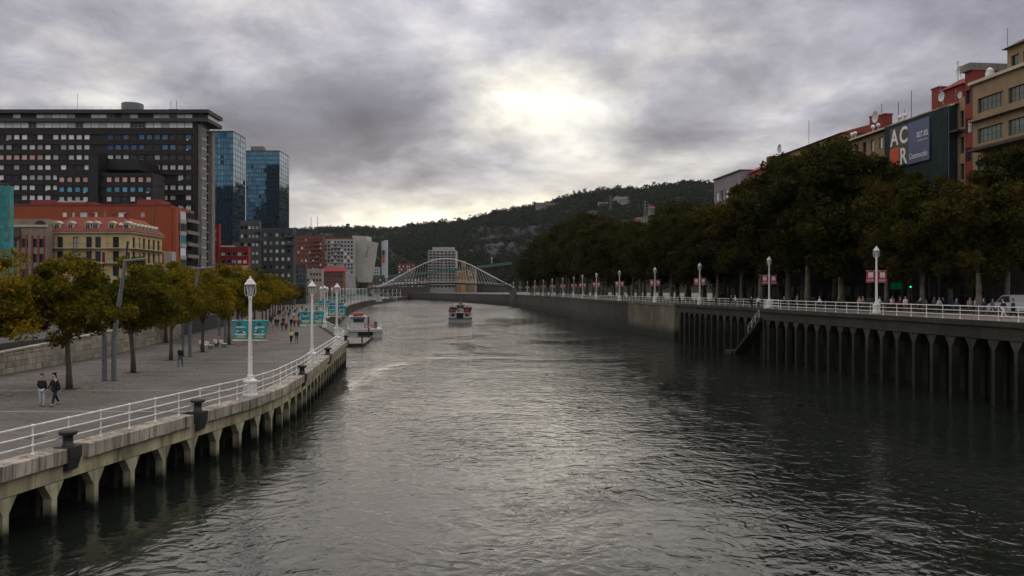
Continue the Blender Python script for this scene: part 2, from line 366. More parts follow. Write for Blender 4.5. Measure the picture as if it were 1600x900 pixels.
mb.build('back_wall', m_dark, lq)
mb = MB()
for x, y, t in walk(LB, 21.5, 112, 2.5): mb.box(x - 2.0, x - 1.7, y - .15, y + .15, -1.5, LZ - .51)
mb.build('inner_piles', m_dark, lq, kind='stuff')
# the quay further round the bend: plain masonry face with a coping
def far_quay(name, B, side, ya, yb, z, mat, label, step=8, cat='quay wall', foot=.0):
    q = thing(name, label, cat)
    ys = list(np.arange(ya, yb, step)) + [yb]
    for a, b in zip(ys, ys[1:]):
        pa, pb = bank(B, a), bank(B, b)
        MB().prism([(pa, a), (pa + side * 1.3, a), (pb + side * 1.3, b), (pb, b)], -1.5, z - .45).build('wall_panel', mat, q)
        MB().prism([(pa - side * .12, a + .02), (pa + side * 1.3, a + .02), (pb + side * 1.3, b - .02), (pb - side * .12, b - .02)], z - .45, z + .06).build('coping_stone', mat, q)
    return q
far_quay('quay_wall', LB, -1, 112, 700, LZ, m_rbeam, 'dark masonry quay wall curving away to the white arch bridge', 14)
far_quay('quay_wall', LB, -1, 700, 1090, LZ, m_rbeam, 'low quay wall beyond the arch bridge on the promenade side', 40)
# railings: three rails between slim posts
def post_mesh(h):
    mb = MB(); mb.lathe([(.075, 0), (.075, .05), (.038, .08), (.034, h * .33 - .05), (.06, h * .33 - .03), (.06, h * .33 + .03), (.034, h * .33 + .05), (.034, h * .66 - .05),
        (.06, h * .66 - .03), (.06, h * .66 + .03), (.034, h * .66 + .05), (.034, h - .05), (.07, h - .03), (.075, h + .02), (.03, h + .06)], 6)
    return mb.mesh('post', m_rail)
RH = 1.12
pmesh = post_mesh(RH)
def railing(name, label, pts, z, step=None, n=6, post=pmesh, h=RH, posts=True):
    r = thing(name, label, 'railing')
    for x, y in pts:
        if posts: put('post', post, r, (x, y, z))
    for k, rr in ((.33, .032), (.66, .032), (1.0, .042)):
        MB().tube([(x, y, z + h * k) for x, y in pts], rr, n).build('rail', m_rail, r)
    return r
railing('railing', 'white iron railing along the near promenade edge', [(x - .45 * t.y, y) for x, y, t in walk(LB, 20, 110, 2.0)], LZ + .05)
railing('railing', 'white railing receding from the promenade corner past the moored boat', [(x - .45, y) for x, y, t in walk(LB, 111, 158, 2.4)], LZ + .05)
railing('railing', 'thin white railing on the distant bend of the promenade', [(x - .5, y) for x, y, t in walk(LB, 162, 500, 6.5)], LZ + .05, n=4)
# mooring bollards on iron brackets that hang over the coping
mbb = MB().lathe([(.24, -.05), (.24, .05), (.2, .1), (.19, .42), (.34, .46), (.36, .56), (.33, .62), (.1, .65)], 14).mesh('post', m_iron, True)
mbr = MB().hull2([(-.55, -.36, .05), (.16, -.36, .05), (.16, -.36, -.35), (.0, -.3, -.9), (-.55, -.36, -.9)], [(-.55, .36, .05), (.16, .36, .05), (.16, .36, -.35), (.0, .3, -.9), (-.55, .36, -.9)]).mesh('bracket', m_iron)
BL = ['dark iron mooring bollard at the near end of the white railing', 'dark iron mooring bollard before the nearest white lamp post', 'dark iron mooring bollard beyond the nearest white lamp post',
      'dark iron mooring bollard between the second and third lamp posts', 'dark mooring bollard on the promenade corner near the moored boat']
for i, y in enumerate(BOL):
    t = bdir(LB, y); o = thing('mooring_bollard', BL[i], 'bollard', (bank(LB, y), y, LZ + .05), math.atan2(-t.x, t.y), 'mooring bollards on the coping')
    put('post', mbb, o, (-.2, 0, .05)); put('bracket', mbr, o)

# ------------------------------------------------------------------ street lamps with banners
lm_ped = MB().lathe([(.46, 0), (.46, .12), (.38, .16), (.38, .78), (.43, .82), (.43, .92), (.27, 1.0), (.2, 1.1)], 8, rot=math.pi / 8).mesh('pedestal', m_white)
lm_col = MB().lathe([(.16, 1.08), (.19, 1.2), (.14, 1.3), (.13, 2.2), (.15, 2.25), (.125, 2.3), (.095, 5.75), (.13, 5.8), (.13, 5.88), (.09, 5.95), (.16, 6.02)], 10).mesh('column', m_white, False)
lm_cage = MB()
for k in range(6):
    a = k * math.pi / 3; lm_cage.tube([(.15 * math.cos(a), .15 * math.sin(a), 6.02), (.25 * math.cos(a), .25 * math.sin(a), 6.62)], .022, 4)
for s in (-1, 1): lm_cage.tube([(0, 0, 5.98), (.24 * s, 0, 5.96), (.33 * s, 0, 6.1), (.34 * s, 0, 6.5), (.27 * s, 0, 6.62)], .024, 5)
lm_cage = lm_cage.mesh('cage', m_white)
lm_glass = MB().lathe([(.13, 6.03), (.225, 6.6)], 6).mesh('glass', m_lglass)
lm_cap = MB().lathe([(.34, 6.6), (.35, 6.66), (.24, 6.78), (.2, 6.88), (.1, 6.96), (.06, 7.02), (.07, 7.06), (.02, 7.14)], 12).mesh('cap', m_white)
lm_arm = MB().tube([(-1.1, 0, 4.5), (1.1, 0, 4.5)], .02, 5).tube([(-1.1, 0, 3.3), (1.1, 0, 3.3)], .016, 5).mesh('banner_arm', m_white)
def lamp(x, y, z, rz, label, group, arm=True):
    o = thing('street_lamp', label, 'street lamp', (x, y, z), rz, group)
    put('pedestal', lm_ped, o); put('column', lm_col, o)
    ln = put('lantern', lm_cage, o); put('glass', lm_glass, ln); put('cap', lm_cap, ln)
    if arm: put('banner_arm', lm_arm, o)
    return o
m_teal = M('banner_teal', (.02, .27, .27), .75, .15, 1.5)
m_tealdk = M('banner_dark_teal', (.012, .08, .10), .75, .15, 1.5)
m_bgreen = M('banner_green', (.10, .22, .07), .75, .25, 3)
m_bred = M('banner_red', (.33, .03, .045), .75, .12, 1.5)
m_bwhite = M('banner_white', (.72, .72, .70), .75, .06)
m_bblue = M('banner_blue', (.04, .20, .36), .75, .15, 1.5)
m_bnavy = M('banner_navy', (.03, .05, .14), .7, .1)
m_bpink = M('banner_faded_red', (.55, .16, .17), .7, .1)
def cloth(mb, x0, x1, z0, z1, lean=0, n=6, y=0., wob=.05):
    """a hanging cloth panel with a soft fold, as a grid"""
    def P(u, v): return (x0 + (x1 - x0) * u + lean * (1 - v), y + wob * math.sin(u * 5 + v * 2), z0 + (z1 - z0) * v)
    for i in range(n):
        for j in range(4):
            mb.quad(P(i / n, j / 4), P((i + 1) / n, j / 4), P((i + 1) / n, (j + 1) / 4), P(i / n, (j + 1) / 4))
    return P
def disc(mb, P, u, v, ru, rv, y, n=12):
    mb.quad(*[tuple(np.array(P(u + ru * math.cos(2 * math.pi * k / n), v + rv * math.sin(2 * math.pi * k / n))) + np.array((0, y, 0))) for k in range(n)])
def teal_banner_meshes(seed, blue=False):
    r = random.Random(seed); back = MB(); P = cloth(back, 0, .88, 0, 1.2, r.uniform(-.12, .05))
    e = .012; pr = MB()
    def patch(u0, u1, v0, v1, slot, yy):
        pr.slot(slot)
        n = 4
        for i in range(n):
            a, b = u0 + (u1 - u0) * i / n, u0 + (u1 - u0) * (i + 1) / n
            pr.quad(*[tuple(np.array(P(u, v)) + np.array((0, yy, 0))) for u, v in ((a, v0), (b, v0), (b, v1), (a, v1))])
    for sgn in (-1, 1):
        patch(.0, 1, .0, .045, 0, sgn * e)                                    # white hem
        patch(.08, .92, .07, .26, 1 if not blue else 2, sgn * e)              # green field
        patch(.14, .86, .14, .17, 0, sgn * e * 1.5); patch(.2, .8, .21, .235, 0, sgn * e * 1.5)
        pr.slot(2); disc(pr, P, .42 + .05 * (seed % 3), .80, .15, .10, sgn * e)                    # roundel at the head
        pr.slot(3); disc(pr, P, .42 + .05 * (seed % 3), .80, .08, .04, sgn * e * 1.6); patch(.2, .8, .68, .70, 0, sgn * e)
        q = random.Random(seed + 40)
        patch(.10, .90, .27, .33, 0, sgn * e)                                 # pale band over the field
        for k in range(7):                                                    # jumble of small shapes under the head
            u = q.uniform(.1, .7); v = q.uniform(.34, .58); patch(u, u + q.uniform(.08, .26), v, v + q.uniform(.03, .07), q.choice([0, 1, 2, 2]), sgn * e * (1.3 + .15 * k))
        patch(.16, .84, .625, .655, 0, sgn * e)
    return back.mesh('cloth', m_bblue if blue else m_teal), pr.mesh('print', [m_bwhite, m_bgreen, m_tealdk, m_bred])
def red_banner_meshes(seed):
    r = random.Random(seed); back = MB(); P = cloth(back, 0, .9, 0, 1.2, r.uniform(-.1, .04))
    pr = MB(); e = .012
    def patch(u0, u1, v0, v1, slot, yy):
        pr.slot(slot); n = 6
        for i in range(n):
            for j in range(4):
                a, b, c, d = u0 + (u1 - u0) * i / n, u0 + (u1 - u0) * (i + 1) / n, v0 + (v1 - v0) * j / 4, v0 + (v1 - v0) * (j + 1) / 4
                pr.quad(*[tuple(np.array(P(u, v)) + np.array((0, yy, 0))) for u, v in ((a, c), (b, c), (b, d), (a, d))])
    for s in (-1, 1):
        patch(.24, .78, .40, .84, 0, s * e)                                   # white square emblem
        for k in range(3):
            patch(.29 + k * .17, .38 + k * .17, .70, .76, 2, s * e * 1.6); patch(.34 + k * .13, .40 + k * .13, .48, .60, 2, s * e * 1.6)
        patch(.1, .9, .14, .19, 0, s * e); patch(.2, .8, .24, .28, 2, s * e)
    return back.mesh('cloth', m_bred), pr.mesh('print', [m_bwhite, m_bred, m_bpink])
tealM = [teal_banner_meshes(k) for k in range(4)]; blueM = [teal_banner_meshes(k, True) for k in (4, 5)]; redM = [red_banner_meshes(k) for k in range(3)]
def banner(name, ms, loc, rz, label, group, colour):
    o = thing(name, label, 'banner', loc, rz, group); put('cloth', ms[0], o); put('print', ms[1], o, kind='stuff'); return o
LY = [49.5, 71, 95, 118, 141, 165, 190, 215, 240, 266, 292, 320, 348, 376, 405, 434, 463, 492]
for i, y in enumerate(LY):
    t = bdir(LB, y); x = bank(LB, y) - .5; rz = rnd.uniform(-.12, .12)
    where = ['nearest white lamp post on the promenade railing, pedestal by the coping', 'second white lamp post along the promenade railing'][i] if i < 2 else f'white lamp post, {ORD[i]} from the near end of the promenade'
    lamp(x, y, LZ + .06, rz, where, 'lamps along the promenade')
    for s in (-1, 1):
        ms = blueM[i % 2] if i in (3,) else tealM[(i * 2 + (s > 0)) % 4]
        c = 'blue' if i in (3,) else 'teal'
        banner('lamp_banner', ms, (x + math.cos(rz) * (s * .6 - .44), y + math.sin(rz) * (s * .6 - .44), LZ + .06 + 3.31), rz,
               f'{c} printed banner on the {"river" if s > 0 else "tree"} side of the {ORD[i]} promenade lamp', 'banners on the promenade lamps', c)
RY = [64, 88, 115, 142, 169, 195, 222, 249, 276, 303, 331, 359, 388, 418, 449, 480]
for i, y in enumerate(RY):
    x = bank(RB, y) + .55; rz = rnd.uniform(-.1, .1)
    lamp(x, y, RZ + .06, rz, f'white lamp post, {ORD[i]} along the quay under the plane trees', 'lamps along the plane tree quay')
    for s in (-1, 1):
        banner('lamp_banner', redM[(i + (s > 0)) % 3], (x + s * .6 - .45, y, RZ + .06 + 3.31), rz,
               f'red banner with white emblem, {"far" if s > 0 else "river"} side of the {ORD[i]} plane-tree quay lamp', 'banners on the plane tree quay lamps', 'red')

# ------------------------------------------------------------------ right quay wall
rq = thing('quay_wall', 'tall dark quay wall on close set piles below the plane trees', 'quay wall')
STY = 112.5                                      # the near part of the quay stands forward of the stairs
def rx(y): return bank(RB, y) - (1.9 if y < STY else 0)
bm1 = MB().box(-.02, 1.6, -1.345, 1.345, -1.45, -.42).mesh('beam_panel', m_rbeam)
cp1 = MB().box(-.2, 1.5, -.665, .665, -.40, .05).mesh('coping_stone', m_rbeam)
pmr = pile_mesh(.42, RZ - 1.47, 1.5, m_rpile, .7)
def right_run(ya, yb, q):
    for x, y, t in walk(RB, ya, yb, 2.7):
        a = math.atan2(-t.x, t.y); X = rx(y)
        put('beam_panel', bm1, q, (X, y, RZ), a)
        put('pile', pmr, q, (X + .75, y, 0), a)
    for x, y, t in walk(RB, ya - .7, yb, 1.35): put('coping_stone', cp1, q, (rx(y), y, RZ), math.atan2(-t.x, t.y))
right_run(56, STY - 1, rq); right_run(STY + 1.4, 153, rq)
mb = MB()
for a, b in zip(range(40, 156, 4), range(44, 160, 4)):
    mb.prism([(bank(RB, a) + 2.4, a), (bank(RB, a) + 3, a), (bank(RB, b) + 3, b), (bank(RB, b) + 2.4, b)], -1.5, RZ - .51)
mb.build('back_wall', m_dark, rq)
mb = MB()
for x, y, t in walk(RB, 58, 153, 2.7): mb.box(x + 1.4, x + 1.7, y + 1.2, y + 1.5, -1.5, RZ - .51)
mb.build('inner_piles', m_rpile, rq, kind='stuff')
MB().box(rx(STY - .5) + .3, bank(RB, STY) + 3, STY - 1.0, STY - .6, -1.5, RZ + .05).build('end_wall', m_rbeam, rq)
# slabs that carry the forward part
MB().prism([(rx(50) - .1, 50), (bank(RB, 50) + 1.2, 50), (bank(RB, 66) + 1.2, 66), (bank(RB, 88) + 1.2, 88), (bank(RB, STY - 1) + 1.2, STY - 1), (rx(STY - 1) - .1, STY - 1), (rx(88) - .1, 88), (rx(66) - .1, 66)], RZ - .05, RZ + .052).build('deck_edge', m_rpave, rq)
m_panel = M('stained_concrete', (.13, .115, .08), .95, .3, .35, .3, 6, streak=.8, dirt=(.03, .03, .022), rand=.2, tide_shade=(1.0, 2.6))
m_ashlar = M('dark_river_stone', (.045, .041, .034), .95, .5, .5, .8, 3, streak=.6, dirt=(.02, .02, .018), rand=.3, fine=.3, tide_shade=(1.2, 3.0))
far_quay('quay_wall', RB, 1, 154.5, 186, RZ, m_panel, 'stained pale concrete stretch of quay wall under the plane trees', 4.5)
far_quay('quay_wall', RB, 1, 186, 520, RZ, m_ashlar, 'rough dark stone quay wall running to the arch bridge', 6)
far_quay('quay_wall', RB, 1, 520, 1140, RZ - .3, m_ashlar, 'long dark quay wall across the river behind the arch bridge', 40)
ptsn = [(rx(y) + .3, y) for y in np.arange(50, STY - 1.2, 2.35)]
railing('railing', 'white railing on the forward quay nearest the viewer under plane trees', ptsn + [(rx(STY - 1.2) + .3, STY - 1.2)], RZ + .05)
railing('railing', 'white railing from the river stairs along the plane tree quay', [(x + .4, y) for x, y, t in walk(RB, STY - .8, 300, 2.35)], RZ + .06)
railing('railing', 'distant white railing of the plane tree quay near the arch bridge', [(x + .4, y) for x, y, t in walk(RB, 301, 500, 6.5)], RZ + .06, n=4)
# stairs down to the water in front of the set-back wall
st = thing('river_stairs', 'dark stone stairs with white handrail going down to the river', 'stairs')
ns = 22
for k in range(ns):
    y = STY + k * .42; z = RZ - 1.2 - k * .25
    xb = bank(RB, y)
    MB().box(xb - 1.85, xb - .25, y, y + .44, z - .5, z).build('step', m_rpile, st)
for s in (-1.8,):
    pts = [(bank(RB, STY + k * .42) + s, STY + k * .42 + .2, RZ - 1.2 - k * .25 + 1.0) for k in range(0, 10, 3)]
    MB().tube(pts, .035, 6).build('handrail', m_rail, st)
    MB().tube([(a, b, c - .45) for a, b, c in pts], .028, 6).build('handrail', m_rail, st)
    for p in pts: MB().tube([(p[0], p[1], p[2] - 1.0), p], .035, 6).build('post', m_rail, st)
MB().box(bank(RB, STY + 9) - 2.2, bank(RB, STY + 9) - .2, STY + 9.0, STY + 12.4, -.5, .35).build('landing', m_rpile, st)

# ------------------------------------------------------------------ stone wall beside the promenade
def wall_of_stones(name, label, line, zb, top, lenb=1.25, hb=.46, thick=.45):
    w = thing(name, label, 'stone wall'); cache = {}
    y = line[0][1]; pts = []
    ya, yb = line[0][1], line[-1][1]
    rr = random.Random(3)
    row = 0
    z = zb
    maxh = max(top(q) for q in np.linspace(ya, yb, 12))
    while z < maxh - .05:
        y = ya - (row % 2) * .6
        while y < yb:
            ln = lenb * rr.uniform(.75, 1.3); yc = y + ln / 2
            t = bdir(line, max(yc, ya + 2)); ang = math.atan2(-t.x, t.y)
            h = min(hb, top(yc) - z)
            if h > .12:
                key = (round(ln, 1), round(h, 1), rr.randint(0, 2))
                if key not in cache:
                    l2, h2 = key[0] / 2 - .012, key[1] - .022; q = rr.uniform(.0, .03)
                    A = [(-thick, -l2, 0), (0, -l2, 0), (0, -l2, h2), (-thick, -l2, h2)]
                    mb = MB(); mb.hull2([(x - .02 * (x == 0), yy, zz) for x, yy, zz in A], [(x - .02 * (x == 0), -yy, zz) for x, yy, zz in A])
                    mb.hull2([(-.021, -l2 + .03, .03), (-.021, l2 - .03, .03), (-.021, l2 - .03, h2 - .03), (-.021, -l2 + .03, h2 - .03)],
                             [(q, -l2 + .05, .05), (q, l2 - .05, .05), (q, l2 - .05, h2 - .05), (q, -l2 + .05, h2 - .05)])
                    cache[key] = mb.mesh('stone', m_stone)
                put('stone', cache[key], w, (bank(line, yc), yc, z), ang)
            y += ln * t.y
        z += hb; row += 1
    mb = MB()
    for a in np.arange(ya, yb, 3):
        b = min(a + 3, yb); mb.prism([(bank(line, a) - thick - .1, a), (bank(line, a) - .035, a), (bank(line, b) - .035, b), (bank(line, b) - thick - .1, b)], zb, min(top(a), top(b)) - .06)
    mb.build('mortar', m_mortar, w)
    for a in np.arange(ya, yb, 1.6):
        b = min(a + 1.57, yb)
        MB().hull2([(bank(line, a) - thick - .08, a, top(a)), (bank(line, a) + .06, a, top(a)), (bank(line, a) + .06, a, top(a) + .14), (bank(line, a) - thick - .08, a, top(a) + .14)],
                   [(bank(line, b) - thick - .08, b, top(b)), (bank(line, b) + .06, b, top(b)), (bank(line, b) + .06, b, top(b) + .14), (bank(line, b) - thick - .08, b, top(b) + .14)]).build('coping_stone', m_stone, w)
    return w
wall_of_stones('stone_wall', 'long pale stone block wall bordering the promenade behind the trees', [(-37.6, 45), (-38, 62), (-38.4, 72), (-39, 80), (-41, 92), (-43, 104), (-44, 110)], LZ, lambda y: LZ + min(2.25, max(1.3, 1.55 + (y - 60) * .036)))
# balustrade wall on the street above
W2 = [(-46, 45), (-46, 62), (-46.5, 80), (-49, 100), (-55, 130)]
bw = thing('balustrade_wall', 'dark stone balustrade along the street above the promenade wall', 'wall')
for a in np.arange(45, 129, 2.8):
    b = a + 2.8
    for (o0, o1, z0, z1, nm) in ((0, .4, UZ - .2, UZ + .35, 'plinth'), (-.05, .45, UZ + .95, UZ + 1.12, 'cap')):
        MB().prism([(bank(W2, a) - o1, a), (bank(W2, a) - o0, a), (bank(W2, b) - o0, b), (bank(W2, b) - o1, b)], z0, z1).build(nm, m_stone, bw)
    mb = MB()
    for k in range(7):
        yy = a + .2 + k * .4; mb.lathe([(.07, UZ + .35), (.11, UZ + .5), (.05, UZ + .75), (.09, UZ + .95)], 6, (bank(W2, yy) - .2, yy, 0))
    mb.build('baluster_row', m_stone, bw)
# ------------------------------------------------------------------ trees
m_leafgold = LEAF('autumn_leaves', [(.05, .056, .010), (.12, .108, .013), (.25, .18, .016), (.35, .20, .018)], .38, .4)
m_leafgreen = LEAF('green_leaves', [(.03, .042, .008), (.07, .078, .011), (.15, .13, .014), (.25, .17, .015)], .4, .2)
m_leafplane = LEAF('plane_leaves', [(.014, .016, .006), (.026, .027, .008), (.048, .045, .011), (.085, .062, .012)], .25, .45)
m_leafhill = LEAF('hill_leaves', [(.012, .019, .012), (.018, .026, .015), (.028, .036, .018)], .2, .3)
def leaves(rs, centres, radii, n, size, flat=.75):
    """n leaf faces scattered in shells around clump centres"""
    k = rs.integers(0, len(centres), n); d = rs.normal(size=(n, 3)); d /= np.linalg.norm(d, axis=1)[:, None]
    r = radii[k] * rs.random(n) ** .45
    c = centres[k] + d * r[:, None] * np.array([1, 1, flat])
    u = rs.normal(size=(n, 3)); u /= np.linalg.norm(u, axis=1)[:, None]
    w = np.cross(u, rs.normal(size=(n, 3))); w /= np.linalg.norm(w, axis=1)[:, None]
    s = size * (.6 + .8 * rs.random(n))[:, None]
    V = np.stack([c - u * s, c + w * s * .55, c + u * s, c - w * s * .55], 1).reshape(-1, 3)
    return V, np.arange(4 * n).reshape(-1, 4)
def tree_meshes(seed, H, cr, cb, tr, nleaf, leaf, lm, bm, nl=7, fork=.36, clumps=46, flat=.75, droop=0):
    rs = np.random.default_rng(seed); r = random.Random(seed); tb = MB()
    top = H * fork; bend = (r.uniform(-.25, .25), r.uniform(-.25, .25))
    tb.tube([(0, 0, -.2), (bend[0] * .2, bend[1] * .2, top * .35), (bend[0] * .7, bend[1] * .7, top * .75), (bend[0], bend[1], top)], [tr * 1.35, tr, tr * .85, tr * .75], 8)
    tips = []
    for i in range(nl):
        a = i * 2 * math.pi / nl + r.uniform(-.4, .4); el = r.uniform(.35, 1.25)
        ln = (H - top) * r.uniform(.45, .72); st = Vector((bend[0], bend[1], top * r.uniform(.86, 1.0)))
        dr = Vector((math.cos(a) * math.cos(el) * cr * 1.1 / max(.1, (H - top)) , math.sin(a) * math.cos(el) * cr * 1.1 / max(.1, (H - top)), math.sin(el)))
        mid = st + dr * ln * .5 + Vector((0, 0, .1 * ln)); end = st + dr * ln + Vector((0, 0, .12 * ln))
        tb.tube([st, mid, end], [tr * .5, tr * .3, tr * .12], 5); tips += [mid, end]
        for j in range(4):
            b0 = mid.lerp(end, r.random()); e2 = b0 + Vector((r.uniform(-1, 1) * cr * .45, r.uniform(-1, 1) * cr * .45, r.uniform(-.1, .5) * (H - top) * .35))
            tb.tube([b0, e2], [tr * .2, tr * .06], 4); tips.append(e2)
    # clump centres fill an uneven ellipsoid between crown base and top
    cz, hz = (cb + H) / 2, (H - cb) / 2; C = [np.array(t) for t in tips if t.z > cb]
    while len(C) < clumps:
        p = rs.normal(size=3); p /= np.linalg.norm(p); p *= rs.random() ** .33
        k_ = rs.uniform(.78, 1.04); q = np.array([p[0] * cr * k_, p[1] * cr * k_, cz + p[2] * hz * .88])
        tp = 1 - .35 * max(0, p[2]); C.append(q * np.array([tp, tp, 1]))
    C = np.array(C); rad = cr * rs.uniform(.12, .33, len(C))
    V, Q = leaves(rs, C, rad, nleaf, leaf, flat)
    return tb.mesh('trunk', bm, True), np_mesh('crown', V, Q, lm)
goldT = [tree_meshes(10 + k, 9.6, 3.55, 2.5, .17, 24000, .115, m_leafgold, m_bark, clumps=75) for k in range(4)]
greenT = [tree_meshes(20 + k, 9.5, 3.4, 2.4, .18, 24000, .115, m_leafgreen, m_bark, clumps=75) for k in range(2)]
planeT = [tree_meshes(30 + k, 20.0, 7.2, 2.9, .36, 28000, .27, m_leafplane, m_pbark, nl=8, fork=.3, clumps=115) for k in range(6)]
def tree(name, ms, loc, rz, scale, label, group):
    o = thing(name, label, 'tree', loc, rz, group, scale); put('trunk', ms[0], o); put('crown', ms[1], o); return o
# promenade trees: (x, y, kind, scale, label)
PT = [(-31.4, 50, 'g', 1.0, 'golden green tree cut by the picture edge beside the stone wall'),
      (-28.4, 53.4, 'y', 1.0, 'golden autumn tree beside the walking couple, trunk clear'),
      (-29.1, 64, 'd', .98, 'darker green tree just behind the pair of steel poles'),
      (-30.9, 75.4, 'y', .92, 'small yellow tree behind the lone walker in dark coat'),
      (-31.8, 85.5, 'y', .95, 'orange tinged tree next to the occupied bench')]
for i, (x, y, k, s, lab) in enumerate(PT):
    ms = greenT[0] if k == 'd' else (goldT[1] if k == 'g' else goldT[(i * 3) % 4])
    tree('promenade_tree', ms, (x, y, LZ), i * 1.7, (s, s, s * rnd.uniform(.95, 1.03)), lab, 'trees on the promenade')
line = [(-33, 97), (-35.5, 108), (-38, 120), (-40.8, 132), (-43.5, 145), (-46.4, 157), (-49.5, 170), (-53.2, 185), (-57, 200), (-60.5, 215), (-64, 230), (-68, 247), (-72.5, 265), (-80, 300), (-89, 340), (-97, 380), (-105, 420)]
for i, (x, y) in enumerate(line):
    ms = (goldT + greenT)[(i * 5 + 1) % 6]; s = rnd.uniform(.92, 1.1)
    tree('promenade_tree', ms, (x, y, LZ), rnd.uniform(0, 6), (s, s, s), f'autumn tree in the promenade row, {ORD[i]} beyond the bench', 'trees on the promenade')
    if i % 1 == 0:
        tree('promenade_tree', (greenT + goldT)[(i * 3) % 6], (x - 9 - i * .3, y + 4, LZ), rnd.uniform(0, 6), (s * 1.05,) * 3, f'autumn tree, {ORD[i]} in the rear promenade row past the bench', 'trees in the rear promenade row')
for i, (x, y, s) in enumerate([(-112, 420, 1.3), (-120, 450, 1.4), (-104, 470, 1.2), (-131, 480, 1.4), (-113, 500, 1.3)]):
    tree('promenade_tree', greenT[i % 2], (x, y, LZ), i, s, f'dark green tree, {ORD[i]} of the clump by the concrete tower', 'trees by the concrete tower')
# plane trees on the right quay; their heights follow the skyline they make
TOP = [(770, 412), (800, 404), (830, 388), (845, 350), (860, 335), (900, 320), (940, 325), (960, 345), (990, 350), (1020, 338), (1060, 313), (1100, 325), (1150, 312), (1180, 262), (1200, 240), (1250, 218), (1300, 210), (1350, 213), (1395, 212), (1430, 262), (1460, 262), (1490, 246), (1530, 225), (1600, 213), (1750, 190)]
def topy(p): return float(np.interp(p, [a for a, b in TOP], [b for a, b in TOP]))
idx = 0
for row, off, ys in ((0, 8.6, list(np.arange(84, 200, 8.8)) + list(np.arange(205, 480, 12))), (1, 17.5, list(np.arange(92, 200, 9.5)) + list(np.arange(208, 470, 15)))):
    for i, y in enumerate(ys):
        x = bank(RB, y) + off + rnd.uniform(-.7, .7); p = CX + x / y * F
        hw_ = (0 if p > 1500 else 5.5 if p > 1385 else 4.5 if p > 1325 else 0) / y * F; h = pz(max(topy(p - hw_), topy(p), topy(p + hw_)) - 10 + (rnd.uniform(2, 16) if row == 0 else rnd.uniform(-3, 8)), y) - RZ; h = max(11, min(33, h)); wd = max(.72, min(1.35, h / 20 * rnd.uniform(.9, 1.1))) * (.85 if p > 1325 else 1)
        tree('plane_tree', planeT[(i * 5 + row) % 6], (x, y, RZ), rnd.uniform(0, 6.2), (wd, wd, h / 20.6),
             f'dark plane tree, {ORD[i]} from the near end of the {"river" if row == 0 else "house"} side row', 'plane trees along the quay')
for i, (x, y, s) in enumerate([(34, 330, 1.72), (43, 352, 1.66), (26, 342, 1.68), (52, 372, 1.5), (19, 352, 1.45)]):
    tree('plane_tree', planeT[i], (x, y, RZ + 1), i, s, f'tall rounded tree, {ORD[i]} of the group rising above the plane tree rows', 'tall trees above the rows')

# ------------------------------------------------------------------ people: one skinned body each, clothes and hair over it
m_skin = M('skin', (.42, .27, .2), .6, .06)
HAIRS = {'dark': M('dark_hair', (.025, .018, .014), .6, .2), 'brown': M('brown_hair', (.09, .05, .03), .6, .2), 'grey': M('grey_hair', (.3, .29, .28), .6, .1)}
CLO = {}
def cloth_mat(n):
    cols = {'black': (.013, .013, .015), 'white': (.68, .68, .67), 'navy': (.02, .028, .06), 'blue': (.05, .10, .26), 'red': (.35, .025, .03), 'grey': (.14, .14, .145), 'beige': (.36, .30, .22),
            'denim': (.055, .085, .15), 'pale': (.42, .46, .48), 'green': (.04, .09, .05), 'brown': (.10, .06, .04), 'pink': (.5, .2, .22), 'yellow': (.6, .45, .05), 'teal': (.03, .15, .16)}
    if n not in CLO: CLO[n] = M('cloth_' + n, cols[n], .85, .15, 6)
    return CLO[n]
def skin_mesh(name, verts, edges, mat, root=0, sub=1):
    me = bpy.data.meshes.new(name); me.from_pydata([v[0] for v in verts], edges, []); o = bpy.data.objects.new(name, me); COL.objects.link(o)
    md = o.modifiers.new('skin', 'SKIN')
    if not me.skin_vertices: me.attributes
    sv = me.skin_vertices[0].data
    for i, v in enumerate(verts):
        q = v[1]; sv[i].radius = q if isinstance(q, tuple) else (q, q); sv[i].use_root = (i == root)
    o.modifiers.new('sub', 'SUBSURF').levels = sub
    bpy.context.view_layer.update()
    ev = o.evaluated_get(bpy.context.evaluated_depsgraph_get()); out = bpy.data.meshes.new_from_object(ev)
    bpy.data.objects.remove(o); bpy.data.meshes.remove(me)
    out.name = name; out.materials.clear(); out.materials.append(mat); out.polygons.foreach_set('use_smooth', [True] * len(out.polygons)); return out
def rot2(l, a): return Vector((0, math.sin(a) * l, -math.cos(a) * l))
